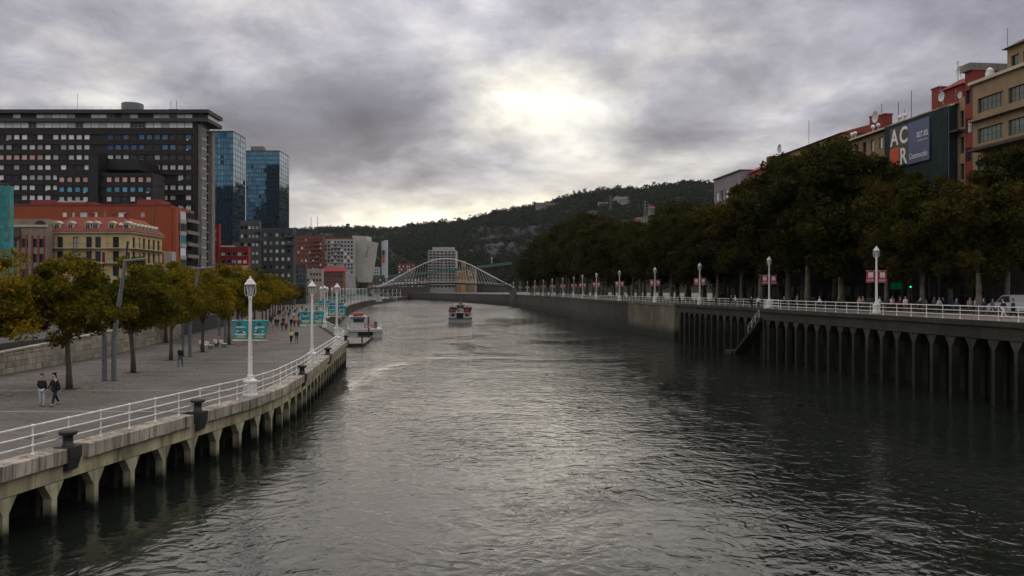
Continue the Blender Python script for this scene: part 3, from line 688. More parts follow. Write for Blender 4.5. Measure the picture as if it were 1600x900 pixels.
def figure(pose, female=False, bag=False):
    """joint positions of a 1.72 m person facing -Y; returns meshes for body, jacket, trousers, hair, shoes"""
    P = {}
    stride, arm, sit, bent = {'walk': (.38, .4, 0, (.25, .2)), 'walk2': (-.3, -.35, 0, (.3, .3)), 'stand': (.05, .05, 0, (.12, .1)), 'talk': (.04, .1, 0, (1.5, .3)), 'sit': (0, .2, 1, (.9, .9))}[pose]
    hip = .93 if not sit else .46
    pel = Vector((0, 0, hip)); wst = pel + Vector((0, 0, .16)); chs = wst + Vector((0, -.02, .2)); nck = chs + Vector((0, .0, .17)); hd0 = nck + Vector((0, -.02, .1)); hd1 = hd0 + Vector((0, -.02, .10)); hd2 = hd1 + Vector((0, .01, .08))
    V = [(pel, (.145, .11)), (wst, (.13, .095)), (chs, (.165, .11)), (nck, (.062, .062)), (hd0, (.075, .085)), (hd1, (.08, .10)), (hd2, (.062, .075)), (hd0 + Vector((0, -.115, .055)), .018)]
    E = [(0, 1), (1, 2), (2, 3), (3, 4), (4, 5), (5, 6), (5, 7)]
    J = {'leg': [], 'arm': []}
    sh = .165 if female else .185
    for s in (-1, 1):
        a = stride * s
        h = pel + Vector((.095 * s, 0, -.04))
        if sit: k = h + Vector((.03 * s, -.44, .0)); an = k + Vector((0, -.02, -.40))
        else: k = h + rot2(.42, -a); an = k + rot2(.41, -a * .6 + (.28 if a < 0 else .04))
        toe = an + Vector((0, -.17, -.05)); J['leg'].append((h, k, an, toe))
        b = len(V); V += [(h, .088), (k, .058), (an, .04), (toe, (.04, .028))]; E += [(0, b), (b, b + 1), (b + 1, b + 2), (b + 2, b + 3)]
        shd = chs + Vector((sh * s, 0, .07)); e = shd + Vector((.035 * s, 0, 0)) + rot2(.28, arm * s)
        wb = bent[0 if s < 0 else 1] + max(0, -arm * s * .3)
        w = e + rot2(.25, arm * s - wb) + Vector((-.03 * s * (pose != 'walk'), 0, 0)); J['arm'].append((shd, e, w))
        dv = (w - e).normalized(); hand = w + dv * .085
        b = len(V); V += [(shd, .058), (e, .042), (w, .028), (hand, (.036, .02))]; E += [(2, b), (b, b + 1), (b + 1, b + 2), (b + 2, b + 3)]
        sd = Vector((0, 1, 0)).cross(dv).normalized() if abs(dv.y) < .9 else Vector((1, 0, 0)); sd2 = dv.cross(sd).normalized()
        for q, (o, ln) in enumerate(((-.027, .06), (-.009, .075), (.009, .08), (.027, .068))):
            f1 = hand + sd2 * o * .9 + dv * .03; f2 = f1 + dv * ln * .55 - sd * .006; f3 = f2 + dv * ln * .4 - sd * .02
            c = len(V); V += [(f1, .009), (f2, .008), (f3, .007)]; E += [(b + 3, c), (c, c + 1), (c + 1, c + 2)]
        th = w + dv * .03 + sd2 * .04; c = len(V); V += [(th, .011), (th + dv * .045 + sd2 * .012, .009)]; E += [(b + 2, c), (c, c + 1)]
    body = skin_mesh('body', V, E, m_skin)
    g = 1.16
    JV = [(pel + Vector((0, 0, -.06)), (.17 * g, .135 * g)), (wst, (.145 * g, .115 * g)), (chs, (.175 * g, .125 * g)), (nck + Vector((0, .01, -.03)), .085)]; JE = [(0, 1), (1, 2), (2, 3)]
    for shd, e, w in J['arm']:
        b = len(JV); JV += [(shd, .078), (e, .06), (w, .045)]; JE += [(2, b), (b, b + 1), (b + 1, b + 2)]
    jacket = skin_mesh('jacket', JV, JE, m_skin)
    TV = [(pel + Vector((0, 0, .03)), (.16, .12))]; TE = []
    for h, k, an, toe in J['leg']:
        b = len(TV); TV += [(h, .102), (k, .074), (an + (k - an) * .12, .058)]; TE += [(0, b), (b, b + 1), (b + 1, b + 2)]
    trousers = skin_mesh('trousers', TV, TE, m_skin)
    SV = []; SE = []
    for h, k, an, toe in J['leg']:
        b = len(SV); SV += [(an + Vector((0, .03, -.02)), .05), (an + Vector((0, -.06, -.045)), (.045, .04)), (toe + Vector((0, -.02, 0)), (.042, .03))]; SE += [(b, b + 1), (b + 1, b + 2)]
    shoes = None
    hv = [(hd1 + Vector((0, .035, .035)), (.09, .095)), (hd2 + Vector((0, .01, .025)), (.07, .08))]; he = [(0, 1)]
    if female: hv += [(hd0 + Vector((0, .07, 0)), (.085, .05)), (nck + Vector((0, .075, 0)), (.08, .04))]; he += [(0, 2), (2, 3)]
    hair = skin_mesh('hair', hv, he, m_skin)
    m2 = [skin_mesh('shoe', SV[b:b + 3], [(0, 1), (1, 2)], m_skin) for b in (0, 3)]
    low = min(v.co.z for m in m2 for v in m.vertices)
    return dict(body=body, jacket=jacket, trousers=trousers, hair=hair, shoes=m2, low=low, chest=chs)
FIG = {(p, f): figure(p, f) for p, f in (('walk', False), ('walk', True), ('walk2', False), ('walk2', True), ('stand', False), ('talk', True), ('sit', False), ('sit', True))}
m_pack = MB().hull2([(-.15, .13, -.2), (.15, .13, -.2), (.15, .28, -.2), (-.15, .28, -.2)], [(-.13, .12, .2), (.13, .12, .2), (.12, .22, .2), (-.12, .22, .2)])
def own(o, m):
    o.material_slots[0].link = 'OBJECT'; o.material_slots[0].material = m; return o
def person(x, y, z, rz, pose, female, jk, tr, label, group=None, hair='dark', s=1.0, pack=None):
    f = FIG[(pose, female)]
    o = thing('person', label, 'person', (x, y, z - f['low'] * s), rz, group, s)
    put('body', f['body'], o); own(put('jacket', f['jacket'], o), cloth_mat(jk)); own(put('trousers', f['trousers'], o), cloth_mat(tr)); own(put('hair', f['hair'], o), HAIRS[hair])
    for m in f['shoes']: own(put('shoe', m, o), cloth_mat('black'))
    if pack: put('backpack', m_pack.mesh('backpack', cloth_mat(pack)), o, tuple(f['chest']))
    return o
def dl(y): return (CAMZ - LZ) * F / (y - HY)         # distance of feet on the left promenade seen at picture row y
A, B_ = math.pi, 0.0      # B_ faces the viewer, A walks away
person(px(66, 45.5), 45.5, LZ, .25, 'talk', True, 'black', 'pale', 'person in black jacket and pale jeans walking beside another near the tree', 'walking couple', 'brown', .99)
person(px(86, 45.7), 45.7, LZ, -.35, 'walk', True, 'black', 'black', 'person all in dark clothes, right of the walking couple near the tree', 'walking couple', 'dark', 1.03)
person(px(282, 68.5), 68.5, LZ, A, 'walk2', False, 'black', 'denim', 'lone person in black coat walking away past the steel poles', None, 'grey')
person(px(455, 98.9), 98.9, LZ, A, 'walk', True, 'white', 'black', 'person in white top with yellow backpack walking away mid-promenade', None, 'dark', .97, 'yellow')
person(px(462.6, 98.9), 99.1, LZ, A, 'walk2', False, 'black', 'grey', 'person in black jacket beside the yellow backpack', None, 'dark', .97)
CR = [(416, 518, 'black', 'black', 'stand'), (426, 517, 'beige', 'pink', 'walk'), (431, 511, 'black', 'black', 'walk'), (434, 513, 'black', 'grey', 'stand'), (441, 518, 'navy', 'grey', 'walk2'), (447, 518, 'red', 'black', 'walk'),
      (443, 509, 'navy', 'denim', 'stand'), (455, 512, 'black', 'black', 'stand'), (460, 512, 'brown', 'black', 'walk'), (466, 512, 'red', 'brown', 'walk2'), (468, 510, 'pink', 'black', 'stand'), (529, 509, 'black', 'black', 'stand'),
      (532, 508, 'pink', 'grey', 'stand'), (443, 500, 'grey', 'black', 'walk'), (451, 498, 'black', 'denim', 'walk'), (459, 500, 'white', 'grey', 'walk2'), (467, 499, 'blue', 'black', 'walk'), (474, 498, 'black', 'black', 'stand'),
      (480, 500, 'red', 'denim', 'walk'), (437, 494, 'black', 'black', 'walk'), (446, 492, 'beige', 'black', 'walk'), (453, 491, 'navy', 'black', 'stand'), (461, 492, 'black', 'grey', 'walk'), (470, 491, 'white', 'denim', 'walk'),
      (478, 491, 'black', 'black', 'walk2'), (486, 492, 'brown', 'navy', 'walk'), (449, 486, 'black', 'black', 'walk'), (457, 485, 'red', 'black', 'walk'), (464, 486, 'grey', 'denim', 'walk'), (472, 485, 'black', 'black', 'stand'),
      (479, 485, 'white', 'black', 'walk'), (487, 486, 'navy', 'navy', 'walk'), (495, 487, 'black', 'grey', 'walk2'), (424, 507, 'black', 'black', 'walk'), (388, 511, 'black', 'black', 'stand'), (396, 507, 'grey', 'black', 'stand')]
seen = {}
for i, (a, b, jk, tr, po) in enumerate(CR):
    d = dl(b); k = (jk, tr); seen[k] = seen.get(k, 0) + 1
    person(px(a, d), d, LZ, rnd.choice([A, B_, A + .4, .5]), po, po == 'walk2' or i % 3 == 0 and po == 'walk', jk, tr,
           f'person in {jk} top and {tr} trousers, {ORD[seen[k] - 1]} such in the promenade crowd', 'people on the promenade', rnd.choice(['dark', 'brown', 'grey', 'dark']), .78 if i == 1 else rnd.uniform(.95, 1.03))
RC = [(1174, 109, 'navy', 'black', 'stand'), (1185, 109.5, 'white', 'navy', 'stand'), (1281, 104, 'white', 'black', 'walk'), (1343, 97, 'beige', 'black', 'stand'), (1349, 98, 'grey', 'black', 'stand'), (1374, 99, 'white', 'black', 'walk'),
      (1394, 98, 'white', 'black', 'stand'), (1407, 96, 'brown', 'black', 'walk'), (1415, 92, 'white', 'grey', 'stand'), (1437, 84, 'black', 'black', 'walk'), (1444, 93, 'beige', 'black', 'stand'), (1459, 92, 'grey', 'black', 'stand'),
      (1467, 91, 'white', 'black', 'walk'), (1474, 93, 'navy', 'black', 'stand'), (1494, 86, 'blue', 'navy', 'walk'), (1515, 85, 'beige', 'denim', 'stand'), (1524, 87, 'white', 'black', 'walk2'), (1537, 82, 'navy', 'denim', 'walk'),
      (1551, 84, 'grey', 'black', 'walk'), (1568, 72.5, 'black', 'white', 'walk'), (1583, 72.5, 'black', 'black', 'walk2'), (1225, 110, 'black', 'black', 'walk'), (1245, 106, 'green', 'black', 'walk'), (1310, 104, 'green', 'black', 'walk'),
      (1142, 128, 'black', 'black', 'walk'), (1118, 131, 'grey', 'black', 'walk'), (1062, 152, 'black', 'navy', 'stand'), (1001, 180, 'black', 'black', 'walk'), (1149, 122, 'white', 'grey', 'stand'), (1096, 142, 'beige', 'black', 'walk'),
      (1036, 166, 'navy', 'black', 'walk'), (975, 198, 'black', 'black', 'walk'), (952, 210, 'grey', 'black', 'walk')]
seen = {}
for i, (a, d, jk, tr, po) in enumerate(RC):
    k = (jk, tr); seen[k] = seen.get(k, 0) + 1
    person(px(a, d), d, RZ + .01, rnd.choice([A, B_, 1.57, -1.57]), po, po == 'walk2' or (i % 3 == 1 and po == 'walk'), jk, tr,
           f'person in {jk} top and {tr} trousers, {ORD[seen[k] - 1]} such under the plane trees', 'people under the plane trees', rnd.choice(['dark', 'brown', 'grey']), rnd.uniform(.95, 1.04))

# ------------------------------------------------------------------ bench, steel poles, litter
def bench(x, y, rz, label):
    o = thing('bench', label, 'bench', (x, y, LZ), rz, 'promenade benches')
    for k in range(4): MB().box(-1.1, 1.1, -.22 + k * .12, -.13 + k * .12, .42, .46).build('seat_slat', m_bwhite, o)
    for k in range(3): MB().box(-1.1, 1.1, .25 + k * .03, .28 + k * .03, .52 + k * .13, .62 + k * .13).build('back_slat', m_bwhite, o)
    for s in (-.9, .9): MB().box(s - .03, s + .03, -.2, .24, 0, .42).box(s - .03, s + .03, .24, .3, 0, .86).build('leg', m_steel, o)
bench(px(323, 90), 90, 2.4, 'pale slatted bench under the orange tinged tree, empty'); bench(px(345, 92.5), 92.5, 2.4, 'pale slatted bench with a seated person in red')
person(px(342, 92.3), 92.3, LZ, 2.4, 'sit', False, 'red', 'denim', 'seated person in red jacket on the promenade bench', None, 'dark')
def poles(d, xt, xs, rot, label, k):
    o = thing('steel_light_mast', label, 'light mast', (xt, d, LZ), rot, 'leaning steel masts')
    MB().tube([(0, 0, -.1), (0, 0, 3.0), (.06, 0, 3.35), (.45, 0, 6.0), (.8, 0, 8.45)], [.17, .17, .17, .145, .11], 10).build('mast', m_steel, o)
    MB().tube([(.72, 0, 8.4), (2.2, 0, 8.55)], [.12, .09], 8).build('lamp_arm', m_steel, o)
    MB().tube([(.82, 0, 8.4), (.95, .05, 9.8)], [.06, .09], 6).build('upper_rod', m_iron, o)
    MB().tube([(xs, 0, -.1), (xs, 0, 3.1), (xs - .08, 0, 3.5), (xs - .32, 0, 4.3)], [.17, .17, .17, .15], 10).build('short_mast', m_steel, o)
    MB().lathe([(.26, 0), (.26, .03), (.2, .06)], 10).lathe([(.26, 0), (.26, .03), (.2, .06)], 10, (xs, 0, 0)).build('foot_plate', m_iron, o)
poles(58.5, px(178, 58.5), -.66, 0, 'leaning grey steel mast with side arm and short bent companion', 0)
poles(79.7, px(297, 79.7), -.7, .1, 'second leaning grey steel mast pair behind the lone walker', 1)
poles(101, px(352, 101), -.7, .15, 'third leaning steel mast pair beyond the benches', 2)
poles(123, px(378, 123), -.7, .2, 'fourth leaning steel mast pair among the autumn trees', 3)

# ------------------------------------------------------------------ vehicles under the plane trees
m_tyre = M('tyre', (.018, .018, .018), .9, .1); m_rim = M('rim', (.4, .4, .42), .35, .1, metal=.8); m_cglass = GLASS('car_glass', (.02, .024, .028), .04)
m_lampw = M('headlamp', (.75, .75, .72), .2, .05); m_lampr = M('tail_lamp', (.3, .012, .012), .3, .1)
def vehicle(x, y, z, rz, label, paint, van=False, cat='car'):
    o = thing('van' if van else 'parked_car', label, cat, (x, y, z), rz, None if van else 'cars parked by the plane trees')
    if van: prof = [(-2.4, .35), (2.35, .35), (2.45, .75), (2.3, 1.05), (1.6, 1.2), (1.0, 1.95), (.7, 2.0), (-2.35, 2.0), (-2.42, 1.2)]; w = .92; gl = [(1.5, 1.22), (1.02, 1.85), (.35, 1.88), (.3, 1.22)]
    else: prof = [(-2.1, .32), (2.0, .32), (2.1, .6), (1.95, .8), (1.05, .93), (.35, 1.42), (-.95, 1.46), (-1.7, 1.0), (-2.1, .92)]; w = .86; gl = [(.92, .95), (.33, 1.36), (-.9, 1.4), (-1.5, 1.0)]
    mb = MB(); sh = [(a * .985, b) for a, b in prof]
    mb.hull2([(a, -w + (.12 if b > 1.1 else 0), b) for a, b in prof], [(a, w - (.12 if b > 1.1 else 0), b) for a, b in prof]); mb.build('body', paint, o)
    for s in (-1, 1):
        t = w - .055 if not van else w - .02
        MB().hull2([(a, s * (w + .004 - (.12 if b > 1.1 else .0)), b) for a, b in gl], [(a, s * (w - .1 - (.08 if b > 1.1 else .0)), b) for a, b in gl]).build('side_window', m_cglass, o)
        for wx in (-1.35, 1.3):
            wl = MB().tube([(wx, s * (w - .2), .33), (wx, s * (w + .01), .33)], .33, 14).build('wheel', m_tyre, o)
            MB().tube([(wx, s * (w - .05), .33), (wx, s * (w + .02), .33)], .2, 10).build('rim', m_rim, wl)
        MB().box(prof[2][0] - .12, prof[2][0] + .012, s * w * .78 - .16, s * w * .78 + .16, .6, .74).build('headlight', m_lampw, o)
        MB().box(prof[0][0] - .04, prof[0][0] + .1, s * w * .82 - .12, s * w * .82 + .12, .75, 1.05 if van else .9).build('tail_light', m_lampr, o)
        MB().box(prof[5][0] * .8 + .45, prof[5][0] * .8 + .6, s * (w + .12) - .08, s * (w + .12) + .08, 1.0, 1.15).build('mirror', paint, o)
    a, b = (prof[4], prof[5]); MB().hull2([(a[0] + .02, -w * .82, a[1] + .03), (a[0] + .02, w * .82, a[1] + .03), (b[0] + .03, w * .74, b[1] - .04), (b[0] + .03, -w * .74, b[1] - .04)],
        [(a[0] - .1, -w * .82, a[1]), (a[0] - .1, w * .82, a[1]), (b[0] - .1, w * .74, b[1] - .08), (b[0] - .1, -w * .74, b[1] - .08)]).build('windscreen', m_cglass, o)
    return o
m_vanw = M('van_white', (.62, .62, .62), .4, .06); m_carg = M('car_grey', (.10, .10, .11), .3, .1, metal=.3); m_carb = M('car_black', (.02, .02, .025), .25, .1); m_carr = M('car_dark_red', (.12, .015, .02), .3, .1); m_cars = M('car_silver', (.35, .35, .36), .35, .08, metal=.4)
vehicle(px(1583, 88), 88, RZ + .01, 2.6, 'white panel van parked at the picture edge under the plane trees', m_vanw, True, 'van')
for i, (a, d, c, nm) in enumerate([(1455, 103, m_carb, 'black'), (1330, 115, m_carg, 'grey'), (1150, 150, m_cars, 'silver'), (1240, 131, m_carb, 'black'), (1085, 172, m_carg, 'grey'), (1395, 110, m_carr, 'dark red'), (1190, 142, m_carb, 'black')]):
    vehicle(bank(RB, d) + 15, d, RZ + .01, math.pi / 2 + .1, f'{nm} car on the quay road, {["first", "second", "fifth", "third", "sixth", "only red", "fourth"][i]} of the parked cars from the van', c)
# traffic light and pharmacy-green signs in the shade
tl = thing('traffic_light', 'traffic light showing green in the shade of plane trees', 'traffic light', (px(1422, 104), 104, RZ))
MB().tube([(0, 0, 0), (0, 0, 3.2)], .06, 8).build('pole', m_black, tl); MB().box(-.16, .16, -.12, .12, 2.7, 3.7).build('housing', m_black, tl)
for k, (c, s) in enumerate((((.02, .01, .01), 0), ((.02, .015, .005), 0), ((.02, .9, .3), 1.4))):
    MB().tube([(0, -.125, 3.52 - k * .3), (0, -.145, 3.52 - k * .3)], .11, 12).build('lens', EMIT('green_signal', c, s) if s else M('dark_lens', c, .3), tl)
m_gsign = EMIT('green_sign_glow', (.0, .16, .05), .12)
for i, a in enumerate((1396, 1405)):
    o = thing('shop_sign', f'dim green lit sign under the trees, {["left", "right"][i]} of the pair', 'sign', (px(a, 112), 112, RZ + 2.6), 0, 'green signs')
    MB().box(-.42, .42, 0, .12, 0, 1.0).build('box', m_black, o); MB().box(-.36, .36, -.02, 0, .06, .94).build('face', m_gsign, o)
# ------------------------------------------------------------------ building kit
m_frame = M('pale_window_frame', (.5, .5, .48), .5, .08); m_dframe = M('dark_window_frame', (.04, .042, .045), .5, .1); m_gframe = M('green_window_frame', (.025, .055, .05), .5, .1)
g_dark = GLASS('dark_glass', (.02, .024, .03), .05); g_blue = GLASS('blue_glass', (.06, .15, .25), .08, .35); g_curt = GLASS('curtained_glass', (.60, .62, .60), .18, 0, .42)
g_pink = GLASS('pink_pane', (.58, .36, .32), .3, 0, .2); g_cyan = GLASS('cyan_glass', (.10, .36, .50), .1, .2); g_gw = GLASS('green_tinted_glass', (.09, .12, .11), .08, 0, .5); g_bal = GLASS('balcony_glass', (.07, .10, .11), .12, 0, .2); g_pale = GLASS('pale_blind', (.74, .76, .75), .25, 0, .15)
_wc = {}
def window_mesh(w, h, pane, frame, mull=1, trans=0, fr=.07):
    key = (round(w, 2), round(h, 2), pane.name, frame.name, mull, trans)
    if key not in _wc:
        mb = MB().slot(0); f = fr
        mb.box(0, w, -.05, .06, 0, f).box(0, w, -.05, .06, h - f, h).box(0, f, -.05, .06, f, h - f).box(w - f, w, -.05, .06, f, h - f)
        for k in range(mull): x = w * (k + 1) / (mull + 1); mb.box(x - f * .4, x + f * .4, -.04, .05, f, h - f)
        for k in range(trans): z = h * (k + 1) / (trans + 1); mb.box(f, w - f, -.035, .045, z - f * .35, z + f * .35)
        mb.slot(1).quad((f, .0, f), (w - f, .0, f), (w - f, .0, h - f), (f, .0, h - f)); _wc[key] = mb.mesh('window', [frame, pane])
    return _wc[key]
def facade(mb, o, r, W, H, cols, rows, depth=.25, skip=()):
    """wall face with real openings; o is its lower corner, r turns +X into its direction; returns the openings"""
    u = Vector((math.cos(r), math.sin(r), 0)); n = Vector((math.sin(r), -math.cos(r), 0)); o = Vector(o); z = Vector((0, 0, 1)); holes = []
    xs = sorted({0, W} | {a for c in cols for a in c}); zs = sorted({0, H} | {a for c in rows for a in c})
    P = lambda x, h, d=0: o + u * x + z * h - n * d
    for a, b in zip(xs, xs[1:]):
        for c, d in zip(zs, zs[1:]):
            ci = next((i for i, q in enumerate(cols) if abs(q[0] - a) < 1e-6 and abs(q[1] - b) < 1e-6), None); ri = next((i for i, q in enumerate(rows) if abs(q[0] - c) < 1e-6 and abs(q[1] - d) < 1e-6), None)
            if ci is None or ri is None or (ci, ri) in skip: mb.quad(P(a, c), P(b, c), P(b, d), P(a, d))
            else:
                for q0, q1 in (((a, c), (b, c)), ((b, c), (b, d)), ((b, d), (a, d)), ((a, d), (a, c))): mb.quad(P(*q0), P(*q1), P(*q1, depth + .06), P(*q0, depth + .06))
                mb.quad(P(a, c, depth + .06), P(b, c, depth + .06), P(b, d, depth + .06), P(a, d, depth + .06))
                holes.append((P(a, c, depth), b - a, d - c, ci, ri))
    return holes
def even(W, n, w, m=None):
    m = (W - n * w) / (n + 1) if m is None else m; g = (W - 2 * m - n * w) / max(1, n - 1); return [(m + k * (w + g), m + k * (w + g) + w) for k in range(n)]
def storeys(z0, n, step, h): return [(z0 + k * step, z0 + k * step + h) for k in range(n)]
def fill(b, holes, r, panes, frame, mull=1, trans=0, seed=1, name='window'):
    rr = random.Random(seed)
    for p, w, h, ci, ri in holes: put(name, window_mesh(w, h, rr.choice(panes), frame, mull, trans), b, p, r)
def block(b, name, x0, y0, z0, W, D, H, wall, faces, panes, frame, depth=.22, mull=1, trans=0, top=True, seed=1):
    """rectangular body with window openings on chosen faces: faces = {'front': (cols, rows), 'right': ..., 'left': ...}"""
    mb = MB(); org = {'front': ((x0, y0, z0), 0, W), 'right': ((x0 + W, y0, z0), math.pi / 2, D), 'left': ((x0, y0 + D, z0), -math.pi / 2, D), 'back': ((x0 + W, y0 + D, z0), math.pi, W)}
    res = []
    for f, (o, r, w) in org.items():
        c, rw = faces.get(f, ([], []))[:2]; sk = faces[f][2] if f in faces and len(faces[f]) > 2 else ()
        res.append((facade(mb, o, r, w, H, c, rw, depth, sk), r))
    if top: mb.quad((x0, y0, z0 + H), (x0 + W, y0, z0 + H), (x0 + W, y0 + D, z0 + H), (x0, y0 + D, z0 + H))
    mb.build(name, wall, b)
    for h, r in res: fill(b, h, r, panes, frame, mull, trans, seed)

# ------------------------------------------------------------------ dark brown slab block with ribbon windows
D0 = 275.0
m_brown = M('brown_brick', (.027, .020, .018), .85, .18, .25, fine=.2); m_slabdk = M('dark_roof_edge', (.04, .042, .044), .7, .15); m_concr = M('grey_ribbed_concrete', (.20, .185, .165), .9, .18, .4, streak=.4)
m_panel_dk = M('dark_panel', (.010, .010, .011), .5, .2)
bx0 = px(-70, D0); bW = px(308, D0) - bx0
bb = thing('office_building', 'huge dark brown slab building with rows of ribbon windows and rooftop tank', 'building', (bx0, D0, 0))
zr = pz(171.7, D0)
rowz = [pz(214, D0) - k * 3.34 for k in range(10)]
mb = MB(); mb.box(0, bW, .45, 11.4, LZ, pz(200, D0)); mb.build('core', m_panel_dk, bb)
edges = [pz(199.5, D0)] + [z for rz_ in rowz for z in (rz_ + .85, rz_ - .85)] + [rowz[-1] - 12]
for a, b in zip(edges[::2], edges[1::2]): MB().box(0, bW, 0, .449, b, a).build('spandrel', m_brown, bb)
MB().box(bW - 1.3, bW, .002, 1.2, LZ, pz(199.5, D0) - .01).build('corner_pier', m_brown, bb)
rr = random.Random(5); pitch = 2.585
for ri, zc_ in enumerate(rowz):
    for ci in range(30):
        x = 1.1 + ci * pitch
        pxx = CX + (bx0 + x) / D0 * F
        if 138 < pxx < 160 and ri in (0, 1, 2, 3): continue
        if 150 < pxx < 212 and ri == 3: continue
        left = pxx < 140
        if ri == 2 and pxx < 60: pool = [g_pink]
        elif ri == 0 and not left: pool = [g_blue, g_blue, g_dark]
        elif ri == 1 and not left: pool = [g_blue, g_dark, g_blue]
        elif ri == 0 and 78 < pxx < 138: pool = [g_pale]
        elif left: pool = [g_curt, g_curt, g_curt, g_dark]
        else: pool = [g_curt, g_curt, g_dark, g_curt]
        put('window', window_mesh(1.78, 1.6, rr.choice(pool), m_dframe, 0, 0), bb, (x, .34, zc_ - .78))
        if rr.random() < .09: MB().box(x + .3, x + 1.0, -.25, .3, zc_ - 1.15, zc_ - .75).build('air_conditioner', m_frame, bb)
# top storeys: two glazed strips between dark slabs, the upper one overhanging
oh = 3.2
for z0, z1, e in ((185, 190.5, 0.9), (171.7, 177.2, 1.1)): MB().box(-1, bW + e + 3, -e, 12.5, pz(z1, D0), pz(z0, D0)).build('roof_slab', m_slabdk, bb)
MB().box(0, bW + 3.2, .4, 11.6, pz(185, D0), pz(177, D0)).box(0, bW, .4, 11.2, pz(199.5, D0), pz(190.5, D0)).build('attic_core', m_panel_dk, bb)
for ci in range(30):
    x = .8 + ci * pitch
    if rr.random() < .72: put('window', window_mesh(2.4, 1.4, rr.choice([g_curt, g_curt, g_dark]), m_frame, 3), bb, (x, .33, pz(184.6, D0)))
    put('window', window_mesh(2.45, 1.75, rr.choice([g_pale, g_curt, g_curt, g_dark]), m_frame, 1, 1), bb, (x, .33, pz(199.2, D0)))
MB().box(bW + 3.2, bW + 3.28, 1, 11.4, pz(184, D0), pz(178, D0)).build('white_end_panel', m_bwhite, bb)
# river-side end: ribbed concrete stair tower, dark slot, concrete fin
MB().box(bW, bW + 1.2, 0.6, 5.2, LZ, pz(192, D0)).build('stair_tower', m_concr, bb)
for k in range(16): MB().box(bW + 1.2, bW + 1.3, .8, 5.0, pz(200, D0) - k * 3.3, pz(200, D0) - k * 3.3 + .35).build('tower_band', m_bwhite if False else m_frame, bb)
MB().box(bW, bW + .4, 5.2, 8.4, LZ, pz(196, D0)).build('dark_slot', m_panel_dk, bb)
for k in range(16): MB().box(bW + .4, bW + .9, 5.4, 8.2, pz(205, D0) - k * 3.3, pz(205, D0) - k * 3.3 + .25).build('landing_slab', m_frame, bb)
MB().box(bW, bW + 1.9, 8.4, 11.3, LZ, pz(198, D0)).build('end_fin', m_concr, bb)
# rooftop
tank = MB().lathe([(3.5, 0), (3.5, 3.0), (3.3, 3.15)], 24, (px(196, D0) - bx0, 5, zr)).build('water_tank', m_steel, bb)
MB().tube([(px(111, D0) - bx0, 4, zr), (px(111, D0) - bx0, 4, zr + 6.5)], .06, 5).build('antenna', m_steel, bb)
for a in (259, 268): MB().tube([(px(a, D0) - bx0, 4, zr), (px(a, D0) - bx0, 4, zr + 4)], .09, 5).build('antenna', m_steel, bb)
MB().box(px(257, D0) - bx0, px(272, D0) - bx0, 3, 6, zr, zr + 1.0).build('plant_box', m_slabdk, bb)
mb = MB().tube([(0, .5, zr + 1.1), (bW + 3.5, .5, zr + 1.1), (bW + 3.5, 11, zr + 1.1)], .035, 4)
for k in range(28): mb.tube([(k * 3.0, .5, zr), (k * 3.0, .5, zr + 1.1)], .03, 4)
mb.build('roof_rail', m_steel, bb)
# lower projecting wing with its own window rows
D1 = 255.0
wg = thing('office_wing', 'lower brown wing projecting in front of the slab building', 'building', (px(88, D1), D1, 0))
wW = px(238, D1) - px(88, D1)
MB().box(0, wW, .3, 9, LZ, pz(272, D1)).build('core', m_panel_dk, wg)
wz = [pz(280.5, D1), pz(296, D1), pz(311, D1), pz(327, D1)]
ed = [pz(270, D1)] + [z for q in wz for z in (q + .8, q - .8)] + [LZ]
for a, b in zip(ed[::2], ed[1::2]): MB().box(0, wW + .01, 0, 9.2, b, a).build('spandrel', m_brown, wg)
for ri, q in enumerate(wz):
    for ci in range(12):
        x = .8 + ci * 2.42
        if 9.5 < x < 13.4: continue
        put('window', window_mesh(1.5, 1.5, rr.choice([[g_pink], [g_cyan, g_cyan, g_blue], [g_curt, g_dark], [g_curt]][ri]), m_dframe, 0), wg, (x, .2, q - .75))  # pink and cyan here are reflections painted into the panes
        if rr.random() < .2: MB().box(x + .3, x + 1.0, -.3, .1, q - 1.1, q - .75).build('air_conditioner', m_frame, wg)
MB().box(px(141, D1) - px(88, D1), px(156, D1) - px(88, D1), -1.2, 19, LZ, pz(243, D1)).build('lift_shaft', m_panel_dk, wg)
MB().box(px(154, D1) - px(88, D1), px(207, D1) - px(88, D1), 4, 19, pz(262, D1), pz(245, D1)).build('upper_box', m_panel_dk, wg)

